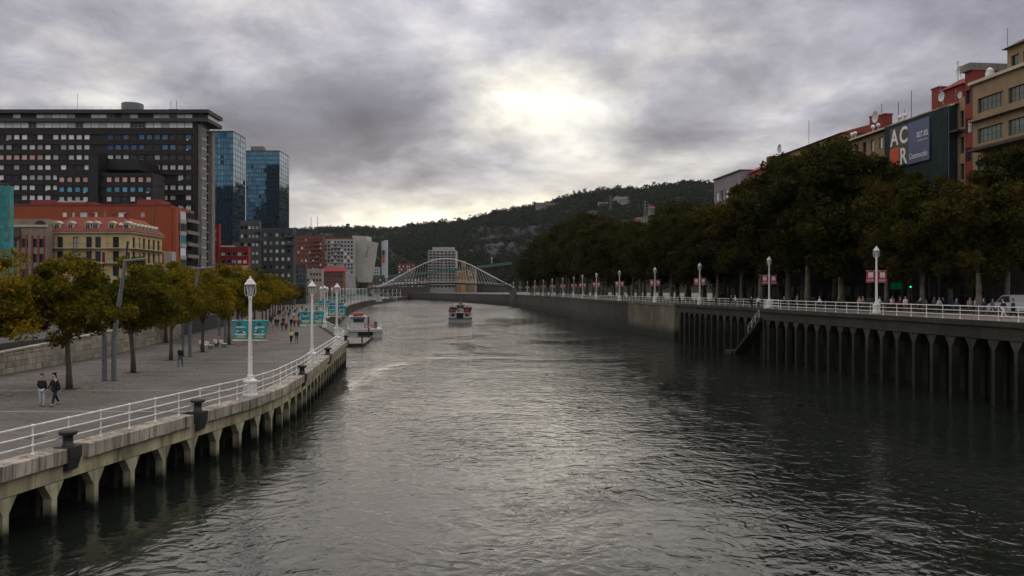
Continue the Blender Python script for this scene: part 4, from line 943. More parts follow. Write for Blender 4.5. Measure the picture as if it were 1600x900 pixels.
# ------------------------------------------------------------------ glass towers
def glass_tower(label, dx, xl, xr, back_px, ytop, base_z, floors, cols, cols2, seed, gtop=0):
    """curtain wall: a grid of single panes, each a little out of true, behind thin mullions"""
    X0, X1 = px(xl, dx), px(xr, dx); W = X1 - X0
    d2 = dx * (CX - xr) / (CX - back_px); D = d2 - dx; H = pz(ytop, dx)
    o = thing('glass_tower', label, 'tower', (X0, dx, 0)); rs = random.Random(seed)
    fh = (H - base_z) / floors
    MB().box(.12, W - .12, .12, D - .12, 0, H - .1).build('core', m_panel_dk, o)
    for f, (n, L_, r, org) in {'front': (cols, W, 0, (0, 0)), 'right': (cols2, D, math.pi / 2, (W, 0))}.items():
        mb = MB(); ml = MB(); u = Vector((math.cos(r), math.sin(r), 0)); nn = Vector((math.sin(r), -math.cos(r), 0)); c0 = Vector((org[0], org[1], 0)); cw = L_ / n
        for i in range(n):
            for j in range(floors):
                z0 = base_z + j * fh; tx, tz = rs.gauss(0, .006), rs.gauss(0, .006); g = .05
                def Q(a, b): return c0 + u * (i * cw + a) + Vector((0, 0, z0 + b)) + nn * (tx * (a - cw / 2) + tz * (b - fh / 2))
                mb.slot(0 if rs.random() > .035 else 1)
                zs = fh * .72
                mb.quad(Q(g, .05), Q(cw - g, .05), Q(cw - g, zs), Q(g, zs)); mb.slot(2).quad(Q(g, zs + .05), Q(cw - g, zs + .05), Q(cw - g, fh - .05), Q(g, fh - .05))
        for i in range(n + 1): p = c0 + u * (i * cw); ml.tube([p + Vector((0, 0, base_z)) + nn * .03, p + Vector((0, 0, H)) + nn * .03], .055, 4)
        for j in range(floors + 1): z = Vector((0, 0, base_z + j * fh)); ml.tube([c0 + z + nn * .03, c0 + u * L_ + z + nn * .03], .07, 4)
        mb.build('glass_panels', [g_tower, g_towerd, g_towers], o, kind='stuff'); ml.build('mullions', m_dframe, o)
    MB().box(-.1, W + .1, -.1, D + .1, H - .1, H + .35).build('parapet', m_dframe, o)
    return o, W, D, H
g_tower = GLASS('tower_glass', (.065, .15, .22), .05, .8, .22); g_towerd = GLASS('open_pane', (.012, .018, .025), .2); g_towers = GLASS('tower_spandrel_glass', (.05, .115, .175), .09, .75, .15)
o, W, D, H = glass_tower('blue glass tower beside the brown slab building', 380, 310, 364, 383, 205.5, pz(376, 380), 20, 11, 5, 1)
for a in (6, 8): MB().tube([(a, 3, H), (a, 3, H + 3)], .1, 4).build('antenna', m_steel, o)
MB().box(W * .62, W, -.3, 3, LZ, pz(384, 380)).build('base_panel', m_frame, o)
o, W, D, H = glass_tower('second blue glass tower, shorter looking and further back', 440, 384, 436.5, 451.5, 236, pz(356, 440), 18, 13, 5, 2)
MB().box(1, 7.5, 5, 10, H, pz(226, 440)).build('roof_plant', m_concr, o)

# ------------------------------------------------------------------ blocks at the foot of the towers
m_slate = M('green_slate', (.045, .054, .05), .7, .25, .5, fine=.25, streak=.2); m_slate2 = M('grey_slate', (.07, .076, .07), .7, .25, .5, fine=.25, streak=.2)
m_redc = M('red_cladding', (.24, .020, .024), .7, .12, .5)
def sbox(name, label, d, xl, xr, ytop, back, wall, cols, rows, panes, frame, ww=1.5, wh=1.6, step=3.4, side=0, seed=1, cat='building', z0=LZ, mull=0, name2='wall', depth=.22, ztop=2.2):
    X0 = px(xl, d); W = px(xr, d) - X0; D = d * (CX - xr) / (CX - back) - d if back > xr else 14; H = pz(ytop, d) - z0
    o = thing(name, label, cat, (X0, d, 0))
    rw = [(H - ztop - k * step - wh, H - ztop - k * step) for k in range(rows) if H - ztop - k * step - wh > .3]
    fc = {'front': (even(W, cols, ww), rw)}
    if side: fc['right'] = (even(D, side, min(ww, D / side * .6)), rw)
    block(o, name2, 0, 0, z0, W, D, H, wall, fc, panes, frame, depth, mull, 0, True, seed)
    return o, W, D, H + z0
o, W, D, H = sbox('apartment_building', 'grey slate block in front of the glass towers', 350, 374, 405, 344.5, 408, m_slate2, 5, 7, [g_curt, g_dark, g_curt], m_dframe, 1.15, 1.5, 3.6, 0, 3)
for k in range(2): MB().box(W - 1.5, W + 2.2, -1.2, 2, H - 5 - k * 3.6, H - 4.75 - k * 3.6).box(W - 1.5, W + 2.2, -1.2, -1.12, H - 4.75 - k * 3.6, H - 3.7 - k * 3.6).build('glass_balcony', g_bal, o)
o, W, D, H = sbox('apartment_building', 'dark green slate block at the corner below the second glass tower', 360, 407, 458, 356, 462, m_slate, 5, 8, [g_curt, g_curt, g_dark], m_dframe, 1.25, 1.6, 3.5, 0, 4)
for k in range(2): MB().box(W - 3.6, W + 1.2, -1.0, 2, H - 4.2 - k * 3.4, H - 3.95 - k * 3.4).box(W - 3.6, W + 1.2, -1.0, -.92, H - 3.95 - k * 3.4, H - 2.9 - k * 3.4).build('glass_balcony', g_bal, o)
o, W, D, H = sbox('apartment_building', 'dark red block with two rows of white square windows', 310, 343, 388, 385.5, 392, m_redc, 5, 4, [g_pale, g_pale, g_dark], m_frame, 1.5, 1.3, 2.9, 0, 5, ztop=2.0)
MB().box(0, 2.4, -1.2, 0, LZ, H - 7).build('stair_glazing', g_dark, o)
for k in range(4): MB().box(-.1, 2.5, -1.4, 0, H - 8.5 - k * 2.9, H - 8.2 - k * 2.9).build('balcony_slab', m_frame, o)
o, W, D, H = sbox('apartment_building', 'tall narrow dark red slab beside the brown building', 318, 328, 342.5, 349.5, 345, m_redc, 1, 5, [g_curt, g_dark], m_dframe, 1.2, 1.3, 3.0, 0, 6)
sbox('low_building', 'small teal glazed building beside the slate block', 380, 461, 478, 413, 480, m_slate2, 3, 4, [g_bal, g_gw], m_frame, 1.4, 1.6, 2.2, 0, 7, ztop=.7)
sbox('low_building', 'row of low pale houses beyond the slate block', 430, 478, 503, 420, 506, M('pale_render', (.36, .31, .26), .9, .2, .5), 5, 2, [g_dark, g_curt], m_frame, 1.0, 1.4, 3.0, 0, 8)
o, W, D, H = sbox('low_building', 'low brick building with dark red roof beyond the slate block', 450, 503, 536, 424, 540, M('brown_render', (.16, .08, .06), .9, .2, .5), 6, 2, [g_dark], m_frame, 1.1, 1.3, 3.0, 0, 9)
MB().hull2([(-.6, -.6, H), (W + .6, -.6, H), (W + .6, 12, H), (-.6, 12, H)], [(1, 4, H + 2.6), (W - 1, 4, H + 2.6), (W - 1, 7, H + 2.6), (1, 7, H + 2.6)]).build('roof', m_redc, o)
m_brick = M('red_brown_brick', (.16, .052, .032), .9, .2, .4, fine=.2); m_wht = M('white_grey_render', (.36, .35, .33), .9, .15, .4, streak=.3)
o, W, D, H = sbox('apartment_building', 'red brown brick apartment block beyond the slate buildings', 600, 462, 505, 368, 508, m_brick, 7, 8, [g_dark, g_dark, g_curt], m_frame, 1.3, 1.7, 3.0, 0, 10)
for k in range(7): MB().box(W * .55, W * .9, -1.1, 0, H - 4.5 - k * 3, H - 4.3 - k * 3).box(W * .55, W * .9, -1.1, -1.0, H - 4.3 - k * 3, H - 3.5 - k * 3).build('balcony', m_brick, o)
MB().box(W * .3, W * .5, 3, 7, H, H + 2).box(W * .7, W * .8, 3, 6, H, H + 1.5).build('roof_plant', m_dframe, o)
o, W, D, H = sbox('apartment_building', 'pale grey apartment block with striped balconies beside the concrete tower', 610, 505, 553, 374, 556, m_wht, 9, 9, [g_dark, g_dark, g_curt], m_frame, 1.55, 1.7, 2.75, 0, 11, ztop=1.2)
for k in range(8): MB().box(W * .28, W * .62, -1.1, 0, H - 3.6 - k * 2.75, H - 2.75 - k * 2.75).build('balcony', m_wht, o)
MB().box(2, W - 2, 3, 8, H, H + 1.6).build('attic', m_brick, o)
# leaning concrete tower with a slit
cd = 620; cp = [(550, 368), (573, 369), (573.5, 376), (584, 378), (574, 441), (559, 441), (553, 415)]
ct = thing('concrete_tower', 'leaning pale concrete tower with a thin dark slit', 'tower')
m_ctow = M('pale_concrete', (.40, .385, .34), .9, .12, .15, streak=.35, dirt=(.25, .24, .2))
MB().hull2([(px(a, cd), cd, pz(b, cd)) for a, b in cp], [(px(a, cd) + 1.5, cd + 12, pz(b, cd)) for a, b in cp]).build('body', m_ctow, ct)
MB().hull2([(px(a, cd), cd - .15, pz(b, cd)) for a, b in ((575.6, 385), (576.4, 385), (572.3, 402), (571.6, 402))], [(px(a, cd), cd + .1, pz(b, cd)) for a, b in ((575.6, 385), (576.4, 385), (572.3, 402), (571.6, 402))]).build('slit', m_panel_dk, ct)
MB().box(px(572.5, cd), px(576, cd), cd - .15, cd + .1, pz(385.6, cd), pz(385, cd)).build('slit_head', m_panel_dk, ct)

# ------------------------------------------------------------------ orange brick block and its river side
m_orange = M('orange_brick', (.30, .068, .027), .9, .16, .3, fine=.2, streak=.25, dirt=(.09, .03, .02)); m_rose = M('rose_brick', (.22, .045, .045), .9, .15, .4)
d = 210.0; X0 = px(14, d); W = px(268, d) - X0
o = thing('apartment_building', 'broad orange brick block with set-back roof boxes below the brown slab', 'building', (X0, d, 0)); H = pz(321, d)
hole_cols = [(px(a, d) - X0, px(b, d) - X0) for a, b in ((97, 104), (112, 116.5), (124, 136), (145, 152), (184, 197), (219, 226))]
rws = [(H - LZ - (339 - 321) * d / F, H - LZ - (331 - 321) * d / F)]
block(o, 'wall', 0, 0, LZ, W, d * (CX - 268) / (CX - 303) - d, H - LZ, m_orange, {'front': (hole_cols, rws)}, [g_pale, g_curt], m_frame, .25, 1)
for a, b, y0, m_ in ((39, 72, 310.5, m_rose), (75, 138, 314, m_rose), (207, 243, 310, m_rose)):
    MB().box(px(a, d) - X0, px(b, d) - X0, 2.5, 9, H, pz(y0, d)).build('roof_box', m_, o)
mb = MB(); 
for a in (80, 95, 110): mb.box(px(a, d) - X0, px(a + 9, d) - X0, 3, 5, pz(314, d), pz(311.5, d))
mb.build('roof_plant', m_frame, o)
MB().box(-.1, W + .15, -.15, .2, H, H + .3).build('parapet', m_rose, o)
MB().tube([(px(240, d) - X0, -.12, H), (px(238, d) - X0, -.12, H - 5), (px(239, d) - X0, -.12, H - 12)], .1, 5).build('downpipe', m_concr, o)
SD = d * (CX - 268) / (CX - 303) - d
# glazed bays and balconies on the side towards the river
for (y0, y1, mm, nm) in ((0.2, 2.2, m_orange, 'pier'), (2.6, 6.3, m_wht, 'bay'), (7, SD - .3, m_concr, 'balcony_bay')):
    if nm == 'pier': MB().box(W + .01, W + 1.0, y0, y1, LZ, H - .4).build('brick_pier', mm, o); continue
    for k in range(8):
        z = H - 3.6 - k * 3.1
        if z < LZ + 3: break
        if nm == 'bay':
            MB().box(W + .01, W + 1.3, y0, y1, z - .55, z + .35).build('bay_sill', mm, o); put('window', window_mesh(y1 - y0 - .2, 2.1, [g_curt, g_dark, g_cyan][k % 3], m_frame, 2), o, (W + 1.15, y0 + .1, z + .4), math.pi / 2)
        else:
            MB().box(W + .01, W + 1.6, y0, y1, z, z + .9).build('balcony', mm, o); put('window', window_mesh(y1 - y0 - .6, 1.8, g_dark, m_dframe, 2), o, (W + .2, y0 + .3, z + 1.0), math.pi / 2)
# ------------------------------------------------------------------ cream house with red mansard
m_cream = M('cream_render', (.52, .39, .195), .9, .15, .4, streak=.3, dirt=(.2, .15, .09)); m_tile = M('red_roof_tiles', (.20, .045, .027), .85, .22, .8, fine=.3, bump=.4, bs=6); m_trim = M('pale_trim', (.48, .42, .32), .9, .12)
m_shut = M('red_shutter', (.14, .025, .02), .7, .15); m_brsh = M('brown_shutter', (.04, .022, .018), .7, .2)
d = 175.0; X0 = px(75, d); W = px(203, d) - X0; D = d * (CX - 203) / (CX - 253) - d; EZ = pz(363, d)
o = thing('corner_house', 'cream corner house with red mansard roof, dormers and balconies', 'house', (X0, d, 0))
cf = [(1.9, 3.1), (5.2, 6.4), (8.0, 9.2), (9.9, 11.1), (13.6, 14.9)]; H = EZ - LZ
rw = [(H - 3.2 - 3.0 * k, H - .95 - 3.0 * k) for k in range(6)]
fp = [g_dark, g_dark, g_dark, g_curt]
block(o, 'wall', 0, 0, LZ, W, D, H, m_cream, {'front': (cf, rw), 'right': (even(D, 6, 1.2), rw)}, fp, m_brsh, .28, 1, 1, seed=2)
for k, z in enumerate((EZ - .15, EZ - 3.45, EZ - 6.6)):
    MB().box(-.5, W + .5, -.5, -.002, z, z + (.4 if k == 0 else .22)).box(W + .002, W + .5, -.002, D + .3, z, z + (.4 if k == 0 else .22)).build('cornice', m_trim, o)
for x0, x1, k in ((1.4, 3.6, 0), (4.8, 9.6, 0), (12.8, 15.6, 0), (12.8, 15.6, 1)):
    z = EZ - 3.3 - 3.15 * k
    MB().box(x0, x1, -1.1, -.003, z - .12, z).build('balcony_slab', m_trim, o)
    mb = MB().tube([(x0, -1.05, z + .95), (x1, -1.05, z + .95)], .03, 4)
    for q in np.arange(x0, x1 + .01, .22): mb.tube([(q, -1.05, z), (q, -1.05, z + .95)], .015, 3)
    mb.build('balcony_railing', m_black, o)
for k in range(2):
    z = EZ - 3.3 - 3.15 * k
    MB().box(W + .003, W + 1.0, .6, D - .5, z - .12, z).build('balcony_slab', m_trim, o)
    mb = MB().tube([(W + .95, .6, z + .95), (W + .95, D - .5, z + .95)], .03, 4)
    for q in np.arange(.6, D - .5, .3): mb.tube([(W + .95, q, z), (W + .95, q, z + .95)], .015, 3)
    mb.build('balcony_railing', m_black, o)
for a, b in ((10.9, 11.8), (16.2, 17.0)): MB().box(a + .5, b + .2, -.06, -.003, EZ - 7.2, EZ - 4.2).build('shutter', m_shut, o)
MB().hull2([(-.7, -.7, EZ + .25), (W + .7, -.7, EZ + .25), (W + .7, D + .5, EZ + .25), (-.7, D + .5, EZ + .25)], [(3.2, 3.4, pz(337, d)), (W - 3.2, 3.4, pz(337, d)), (W - 3.0, D - 2, pz(337, d)), (3.2, D - 2, pz(337, d))]).build('roof', m_tile, o)
def dormer(x, y, z, r, w=1.5, h=1.5, nm='dormer'):
    q = put('dormer', MB().box(-w / 2, w / 2, 0, 2.4, 0, h).hull2([(-w / 2 - .15, -.2, h), (w / 2 + .15, -.2, h), (0, -.2, h + .55)], [(-w / 2 - .15, 2.6, h), (w / 2 + .15, 2.6, h), (0, 2.6, h + .55)]).mesh('dormer', m_trim), o, (x, y, z), r)
    put('window', window_mesh(w * .72, h * .8, g_dark, m_trim, 1), q, (-w * .36, -.03, .1)); return q
for x in (1.8, 4.6, 8.3, 9.9, 13.3, 16.4)[:6]: dormer(x, .1 if x not in (4.6,) else .2, EZ + .55, 0, 1.35, 1.35)
for k in range(8): dormer(W - .1, 1.2 + k * (D - 2) / 8, EZ + .5, math.pi / 2, 1.0, 1.1)
for a, b in ((11.2, 12.2), (13.8, 14.6), (6.5, 7.2)): MB().box(a, b, 4.5, 5.3, pz(340, d), pz(331, d)).box(a - .1, b + .1, 4.4, 5.4, pz(331, d), pz(330, d)).build('chimney', m_tile, o)
MB().tube([(9.5, 5, pz(337, d)), (9.5, 5, pz(326, d))], .2, 6).build('flue', m_concr, o)
# beige house with an arched window, left of it
m_beige = M('beige_render', (.27, .205, .15), .9, .15, .4, streak=.3)
d = 172.0; X0 = px(-20, d); W = px(73, d) - X0; H = pz(352, d)
o = thing('corner_house', 'beige stepped house with arched attic window behind the golden tree', 'house', (X0, d, 0))
block(o, 'wall', 0, 0, LZ, W, 12, H - LZ, m_beige, {'front': ([(W - 5.2, W - 3.9), (W - 3.2, W - 2.0), (W - 1.6, W - .5), (W - 8, W - 6.2)], [(H - LZ - 4.6 - 3.1 * k, H - LZ - 2.8 - 3.1 * k) for k in range(4)])}, [g_dark], m_brsh, .3, 1, seed=4)
MB().box(W - 9, W - .8, 1.5, 10, H, pz(341, d)).build('attic', m_beige, o)
mb = MB(); mb.hull2([(W - 2.2 + 1.2 * math.cos(t), 1.42, H + .05 + 1.1 * math.sin(t)) for t in np.linspace(0, math.pi, 9)], [(W - 2.2 + 1.2 * math.cos(t), 1.6, H + .05 + 1.1 * math.sin(t)) for t in np.linspace(0, math.pi, 9)]); mb.build('arched_window', g_dark, o)
MB().hull2([(W - 9.0, -.8, H - 2.6), (W - 5.2, -.8, H - 2.6), (W - 5.2, -.8, H - 2.4), (W - 9, -.8, H - 2.4)], [(W - 8.6, .1, H - .6), (W - 5.4, .1, H - .6), (W - 5.4, .1, H - .4), (W - 8.6, .1, H - .4)]).build('awning', m_brsh, o)
MB().box(-.2, W + .2, -.25, 0, H - .35, H + .1).build('cornice', m_trim, o)
for k in range(5): MB().box(W - 5.6 + k * 1.25, W - 5.3 + k * 1.25, -.12, -.002, LZ, H - 2).build('pilaster', m_rose, o)
# scaffold wrapped in teal net
m_net = M('teal_net', (.05, .26, .25), .8, .3, .9, streak=.3)
d = 150.0; o = thing('wrapped_scaffold', 'scaffold wrapped in teal netting at the picture edge', 'scaffold', (px(-60, d), d, 0)); W = px(14, d) - px(-60, d)
mb = MB(); n = 14
for j in range(10):
    for i in range(n):
        P = lambda a, b: (W * a / n, .12 * math.sin(a * 2.1 + b), pz(400, d) - 4 + (pz(290, d) - pz(400, d) + 4) * b / 10)
        mb.quad(P(i, j), P(i + 1, j), P(i + 1, j + 1), P(i, j + 1))
mb.quad((W, .1, pz(400, d) - 4), (W, 1.4, pz(400, d) - 4), (W, 1.4, pz(290, d)), (W, .1, pz(290, d))); mb.build('net', m_net, o)
mb = MB()
for i in range(6): mb.tube([(W * i / 5, -.25, LZ), (W * i / 5, -.25, pz(288, d))], .05, 5)
for j in range(9): mb.tube([(0, -.25, pz(400, d) - 3 + j * 2), (W, -.25, pz(400, d) - 3 + j * 2)], .04, 5)
mb.build('scaffold_tubes', m_steel, o)
# white narrow houses peeping between the cream house and the brick block
sbox('town_house', 'narrow white house with bay windows beside the cream corner house', 196, 257, 268, 393, 275, m_wht, 2, 4, [g_dark, g_blue], m_frame, 1.0, 1.5, 2.9, 0, 12, 'house')
sbox('town_house', 'low grey house behind the leaning steel mast', 240, 300, 345, 425, 350, m_concr, 5, 2, [g_dark], m_dframe, 1.2, 1.4, 3, 0, 13, 'house')
sbox('town_house', 'yellow stone house front below the red block', 290, 356, 385, 415, 388, m_cream, 4, 3, [g_dark], m_brsh, 1.0, 1.6, 3.1, 0, 14, 'house')
# ------------------------------------------------------------------ house row behind the plane trees (faces the river, runs with the bank)
FA = 76.6
def fd(p): return FA / ((p - CX) / F + .114)        # distance at which the street front is seen at picture column p
FR = math.atan2(1, -.114) + math.pi                  # local +X runs towards the viewer along the front, local -Y faces the river
def front(p):
    d = fd(p); return (FA - .114 * d, d)
m_shop = M('shade_dark_shopfront', (.02, .017, .015), .8, .3, .5)  # near-black colour stands in for the gloom beneath the plane trees
def row_house(name, label, p_far, p_near, ytop_at, D, wall, cols, n, step, ww, wh, panes, frame, mull=2, trans=0, seed=1, ztop=1.6, top=None):
    a, b = front(p_far), front(p_near); W = math.hypot(b[0] - a[0], b[1] - a[1]); H = pz(ytop_at[1], fd(ytop_at[0])) - RZ
    r = math.atan2(b[1] - a[1], b[0] - a[0])
    o = thing(name, label, 'house', (a[0], a[1], RZ), r)
    rw = [(H - ztop - wh - k * step, H - ztop - k * step) for k in range(n)]
    block(o, 'wall', 0, 0, 0, W, D, H, wall, {'front': (even(W, cols, ww), rw), 'right': (even(D, 3, 1.4), rw[:3]), 'left': (even(D, 3, 1.4), rw[:3])}, panes, frame, .3, mull, trans, True, seed)
    MB().box(.0, W, -.5, -.004, 0, 6.2).build('ground_floor', m_shop, o)
    for k in range(max(1, int(W / 4))): put('shop_window', window_mesh(2.6, 2.8, g_dark, m_dframe, 1, 1), o, (.8 + k * 4, -.56, .4))
    return o, W, H
m_sand = M('sand_render', (.27, .19, .11), .9, .16, .3, streak=.45, dirt=(.16, .12, .08)); m_ochre = M('ochre_render', (.24, .17, .09), .9, .16, .3, streak=.4); m_redr = M('red_render', (.20, .035, .03), .9, .15, .4)
m_mau = M('mauve_grey_render', (.20, .18, .19), .9, .15, .3); m_dkbr = M('dark_brown_render', (.06, .045, .038), .9, .2, .4)
# big sand-coloured house at the picture edge
o, W, H = row_house('town_house', 'large sand coloured house with green ribbon windows at the picture edge', 1520, 1690, (1600, 104), 14, m_sand, 3, 5, 4.15, 4.9, 2.0, [g_gw], m_gframe, 5, 1, 3, ztop=2.1)
MB().box(-.4, W + .4, -.45, 14, H, H + .4).build('cornice', m_trim, o)
MB().box(0, W, -.75, -.003, H - 5.2, H - 4.9).build('string_course', m_sand, o)
MB().box(2.0, W + .3, -2.2, -.003, H - 9.6, H - 9.2).build('balcony_slab', m_dkbr, o)
block(o, 'penthouse', 3.4, 2.6, H + .4, W - 5, 9, 3.7, m_sand, {'front': (even(W - 5, 6, 1.5), [(1.2, 2.6)]), 'left': (even(9, 3, 1.5), [(1.2, 2.6)])}, [g_dark], m_dframe, .3, 0)
MB().hull2([(2.9, 2.0, H + 4.1), (W - 1, 2.0, H + 4.1), (W - 1, 12, H + 4.1), (2.9, 12, H + 4.1)], [(4.5, 4, H + 5.2), (W - 3, 4, H + 5.2), (W - 3, 10, H + 5.2), (4.5, 10, H + 5.2)]).build('roof', m_dkbr, o)
MB().tube([(3.2, 2.8, H + 4), (3.2, 2.8, H + 7)], .04, 4).build('antenna', m_steel, o)
MB().box(1.2, 2.0, 1, 1.8, H + .4, H + 1.5).lathe([(.45, 0), (.5, .3), (.1, .6)], 8, (1.6, 1.4, H + 1.5)).build('chimney', m_bwhite, o)
o2, W2_, H2_ = row_house('town_house', 'narrow red and grey house corner joined to the large sand house', 1508, 1519.6, (1512, 112), 12, m_redr, 1, 3, 4.0, 1.2, 1.9, [g_dark, g_curt], m_gframe, 1, 1, 4, ztop=2.6)
MB().box(-.4, W2_ + .1, -.4, 12, H2_, H2_ + 1.0).build('parapet', m_concr, o2)
o3, W3, H3 = row_house('town_house', 'plain sand coloured house bay beside the netted scaffold', 1499, 1507.8, (1500, 153), 10, m_sand, 1, 5, 3.7, .9, 2.3, [g_dark], m_gframe, 0, 1, 5, ztop=1.9)
MB().box(-.2, W3 + .05, -1.3, -.003, H3 - 4.9, H3 - 4.6).build('canopy', m_dkbr, o3)
# house being renovated: dark green net on the lower front, hoarding with lettering
o4, W4, H4 = row_house('town_house', 'red roofed house being renovated behind green netting', 1318, 1498, (1470, 172), 12, m_ochre, 12, 5, 3.5, 1.2, 1.9, [g_dark, g_curt], m_dframe, 1, 0, 6, ztop=1.0)
MB().hull2([(-.5, -.6, H4), (W4 + .2, -.6, H4), (W4 + .2, 12, H4), (-.5, 12, H4)], [(.5, 4.6, H4 + 2.1), (W4, 4.6, H4 + 2.1), (W4, 6, H4 + 2.1), (.5, 6, H4 + 2.1)]).build('roof', m_tile, o4)
MB().box(-.6, W4 + .1, -.8, -.55, H4 - .15, H4 + .12).build('eaves', m_trim, o4)
def along(p): # distance along the renovated front
    a, b = front(1318), front(p); return math.hypot(b[0] - a[0], b[1] - a[1])
x1 = along(1472)
MB().box(x1 - 4.0, x1 + 1.2, 2.6, 8, H4 + .6, H4 + 3.6).hull2([(x1 - 4.5, 2.2, H4 + 3.6), (x1 + 1.6, 2.2, H4 + 3.6), (x1 + 1.6, 8.4, H4 + 3.6), (x1 - 4.5, 8.4, H4 + 3.6)], [(x1 - 1.8, 4, H4 + 4.9), (x1 - 1, 4, H4 + 4.9), (x1 - 1, 6, H4 + 4.9), (x1 - 1.8, 6, H4 + 4.9)]).build('attic', m_redr, o4)
for a, h in ((1338, 4.0), (1352, 3.6), (1433, 4.6)): q = along(a); MB().box(q - .9, q + .9, 3, 4.4, H4, H4 + h).box(q - 1, q + 1, 2.9, 4.5, H4 + h, H4 + h + .2).build('chimney', m_redr, o4)
def aerial(o, x, y, z, h, dish=None):
    MB().tube([(x, y, z), (x, y, z + h)], .05, 4).tube([(x - .7, y, z + h * .55), (x + .5, y, z + h * .55)], .03, 4).tube([(x - .4, y, z + h * .95), (x + .2, y, z + h)], .03, 4).tube([(x - .3, y, z + h * .7), (x + .3, y, z + h * .7)], .03, 4).build('aerial', m_steel, o)
def dish(o, x, y, z, r):
    mb = MB(); mb.tube([(x, y, z - r * 1.6), (x, y, z)], .06, 5)
    pr = [(r * k / 5, -.25 * r + .25 * r * (k / 5) ** 2) for k in range(6)]; vs = []; n = 14
    for rad, dy in pr:
        for k in range(n): vs.append((x + rad * math.cos(2 * math.pi * k / n), y - .1 + -dy * 1.0 - .25 * r, z + rad * math.sin(2 * math.pi * k / n)))
    mb.add(vs, [(i * n + k, i * n + (k + 1) % n, (i + 1) * n + (k + 1) % n, (i + 1) * n + k) for i in range(5) for k in range(n)]); mb.tube([(x, y - .2, z), (x, y - r, z)], .03, 4)
    mb.build('satellite_dish', m_frame, o)
for a, h in ((1395, 4), (1404, 2.4), (1415, 5), (1460, 4), (1484, 2.6)): MB().tube([(along(a), 1, H4), (along(a), 1, H4 + h)], .06, 4).build('roof_rod', m_steel, o4)
aerial(o4, along(1458), 4, H4 + 3.4, 4.4); dish(o4, along(1467), 3.5, H4 + 6.0, .65); dish(o4, along(1468), .6, H4 + 2.1, .75); dish(o4, along(1355), 1.8, H4 + 3.2, 1.0); dish(o4, along(1490), 1.2, H4 + 1.6, .5); aerial(o4, along(1344), 4, H4 + 3, 3)
for a in (1335, 1340, 1368, 1376, 1410, 1418):
    q = along(a); MB().lathe([(.06, 0), (.06, .5), (.25, .6), (.36, .85), (.25, 1.1), (.05, 1.18)], 10, (q, -.4, H4 + .1)).build('roof_globe', m_bwhite, o4)
m_gnet = M('green_net', (.007, .020, .020), .9, .35, .8, streak=.4)
sc = thing('wrapped_scaffold', 'dark green netted scaffold on the house front under renovation', 'scaffold', o4.location, o4.rotation_euler.z)
xa, xb = along(1396), W4 - .2; mb = MB(); n = 12
for j in range(8):
    for i in range(n):
        P = lambda a, b: (xa + (xb - xa) * a / n, -1.5 + .07 * math.sin(a * 1.7 + b * 1.3), H4 - 12 + 11.8 * b / 8)
        mb.quad(P(i, j), P(i + 1, j), P(i + 1, j + 1), P(i, j + 1))
mb.quad((xb, -1.5, H4 - 12), (xb, 0, H4 - 12), (xb, 0, H4 - .2), (xb, -1.5, H4 - .2)); mb.quad((xa, -1.5, H4 - 12), (xa, 0, H4 - 12), (xa, 0, H4 - .2), (xa, -1.5, H4 - .2)); mb.build('net', m_gnet, sc)
mb = MB()
for i in range(8): mb.tube([(xa + (xb - xa) * i / 7, -1.35, 0), (xa + (xb - xa) * i / 7, -1.35, H4)], .05, 5)
for j in range(6): mb.tube([(xa, -1.35, H4 - 1 - j * 2), (xb, -1.35, H4 - 1 - j * 2)], .04, 5)
mb.build('scaffold_tubes', m_steel, sc)
hd = thing('advertising_hoarding', 'large builders hoarding with white capital letters, orange square and slate blue panel', 'hoarding', o4.location, o4.rotation_euler.z)
m_hgrey = M('hoarding_grey', (.075, .07, .065), .8, .1); m_hblue = M('hoarding_slate_blue', (.10, .115, .19), .8, .12, .5); m_hor = M('hoarding_orange', (.52, .075, .03), .8, .12, .6)
ha, hm, hb = along(1407), along(1436), along(1469.5); hz1 = H4 - .9; hz0 = hz1 - 6.3; hq = (ha + hm) / 2
MB().box(hq, hm, -1.75, -1.62, hz0, hz1).box(ha, hq, -1.75, -1.62, (hz0 + hz1) / 2, hz1).build('grey_panel', m_hgrey, hd)
MB().box(hm + .03, hb, -1.75, -1.62, hz0, hz1).build('blue_panel', m_hblue, hd)
MB().box(ha, hq - .03, -1.75, -1.62, hz0, (hz0 + hz1) / 2 - .03).build('orange_panel', m_hor, hd)
m_letter = M('letter_white', (.68, .68, .66), .8, .05)
def text(s, x, z, size, sx=1.0, bold=0.0):
    c = bpy.data.curves.new('lettering', 'FONT'); c.body = s; c.size = size; c.extrude = .01; c.offset = bold; c.materials.append(m_letter)
    q = bpy.data.objects.new('lettering', c); COL.objects.link(q); bpy.context.view_layer.update()
    me = bpy.data.meshes.new_from_object(q.evaluated_get(bpy.context.evaluated_depsgraph_get())); bpy.data.objects.remove(q)
    return put('lettering', me, hd, (x, -1.775, z), (math.pi / 2, 0, 0), (sx, 1, 1))
cell = hm - hq; hh = (hz1 - hz0) / 2
for ch, x, z in (('A', ha + .2, hz0 + hh + .4), ('C', hq + .2, hz0 + hh + .4), ('R', hq + .25, hz0 + .35)): text(ch, x, z, 3.5, cell / 2.75, .07)
text('acr.es', hm + .42 * (hb - hm), hz1 - 2.6, 1.75, (hb - hm) * .55 / 4.2); text('Construcción', hm + .06 * (hb - hm), hz0 + .7, 1.25, (hb - hm) * .88 / 7.0)
MB().box(hm + .45 * (hb - hm), hb - .3, -1.77, -1.755, hz1 - 3.15, hz1 - 3.08).build('rule', m_letter, hd)
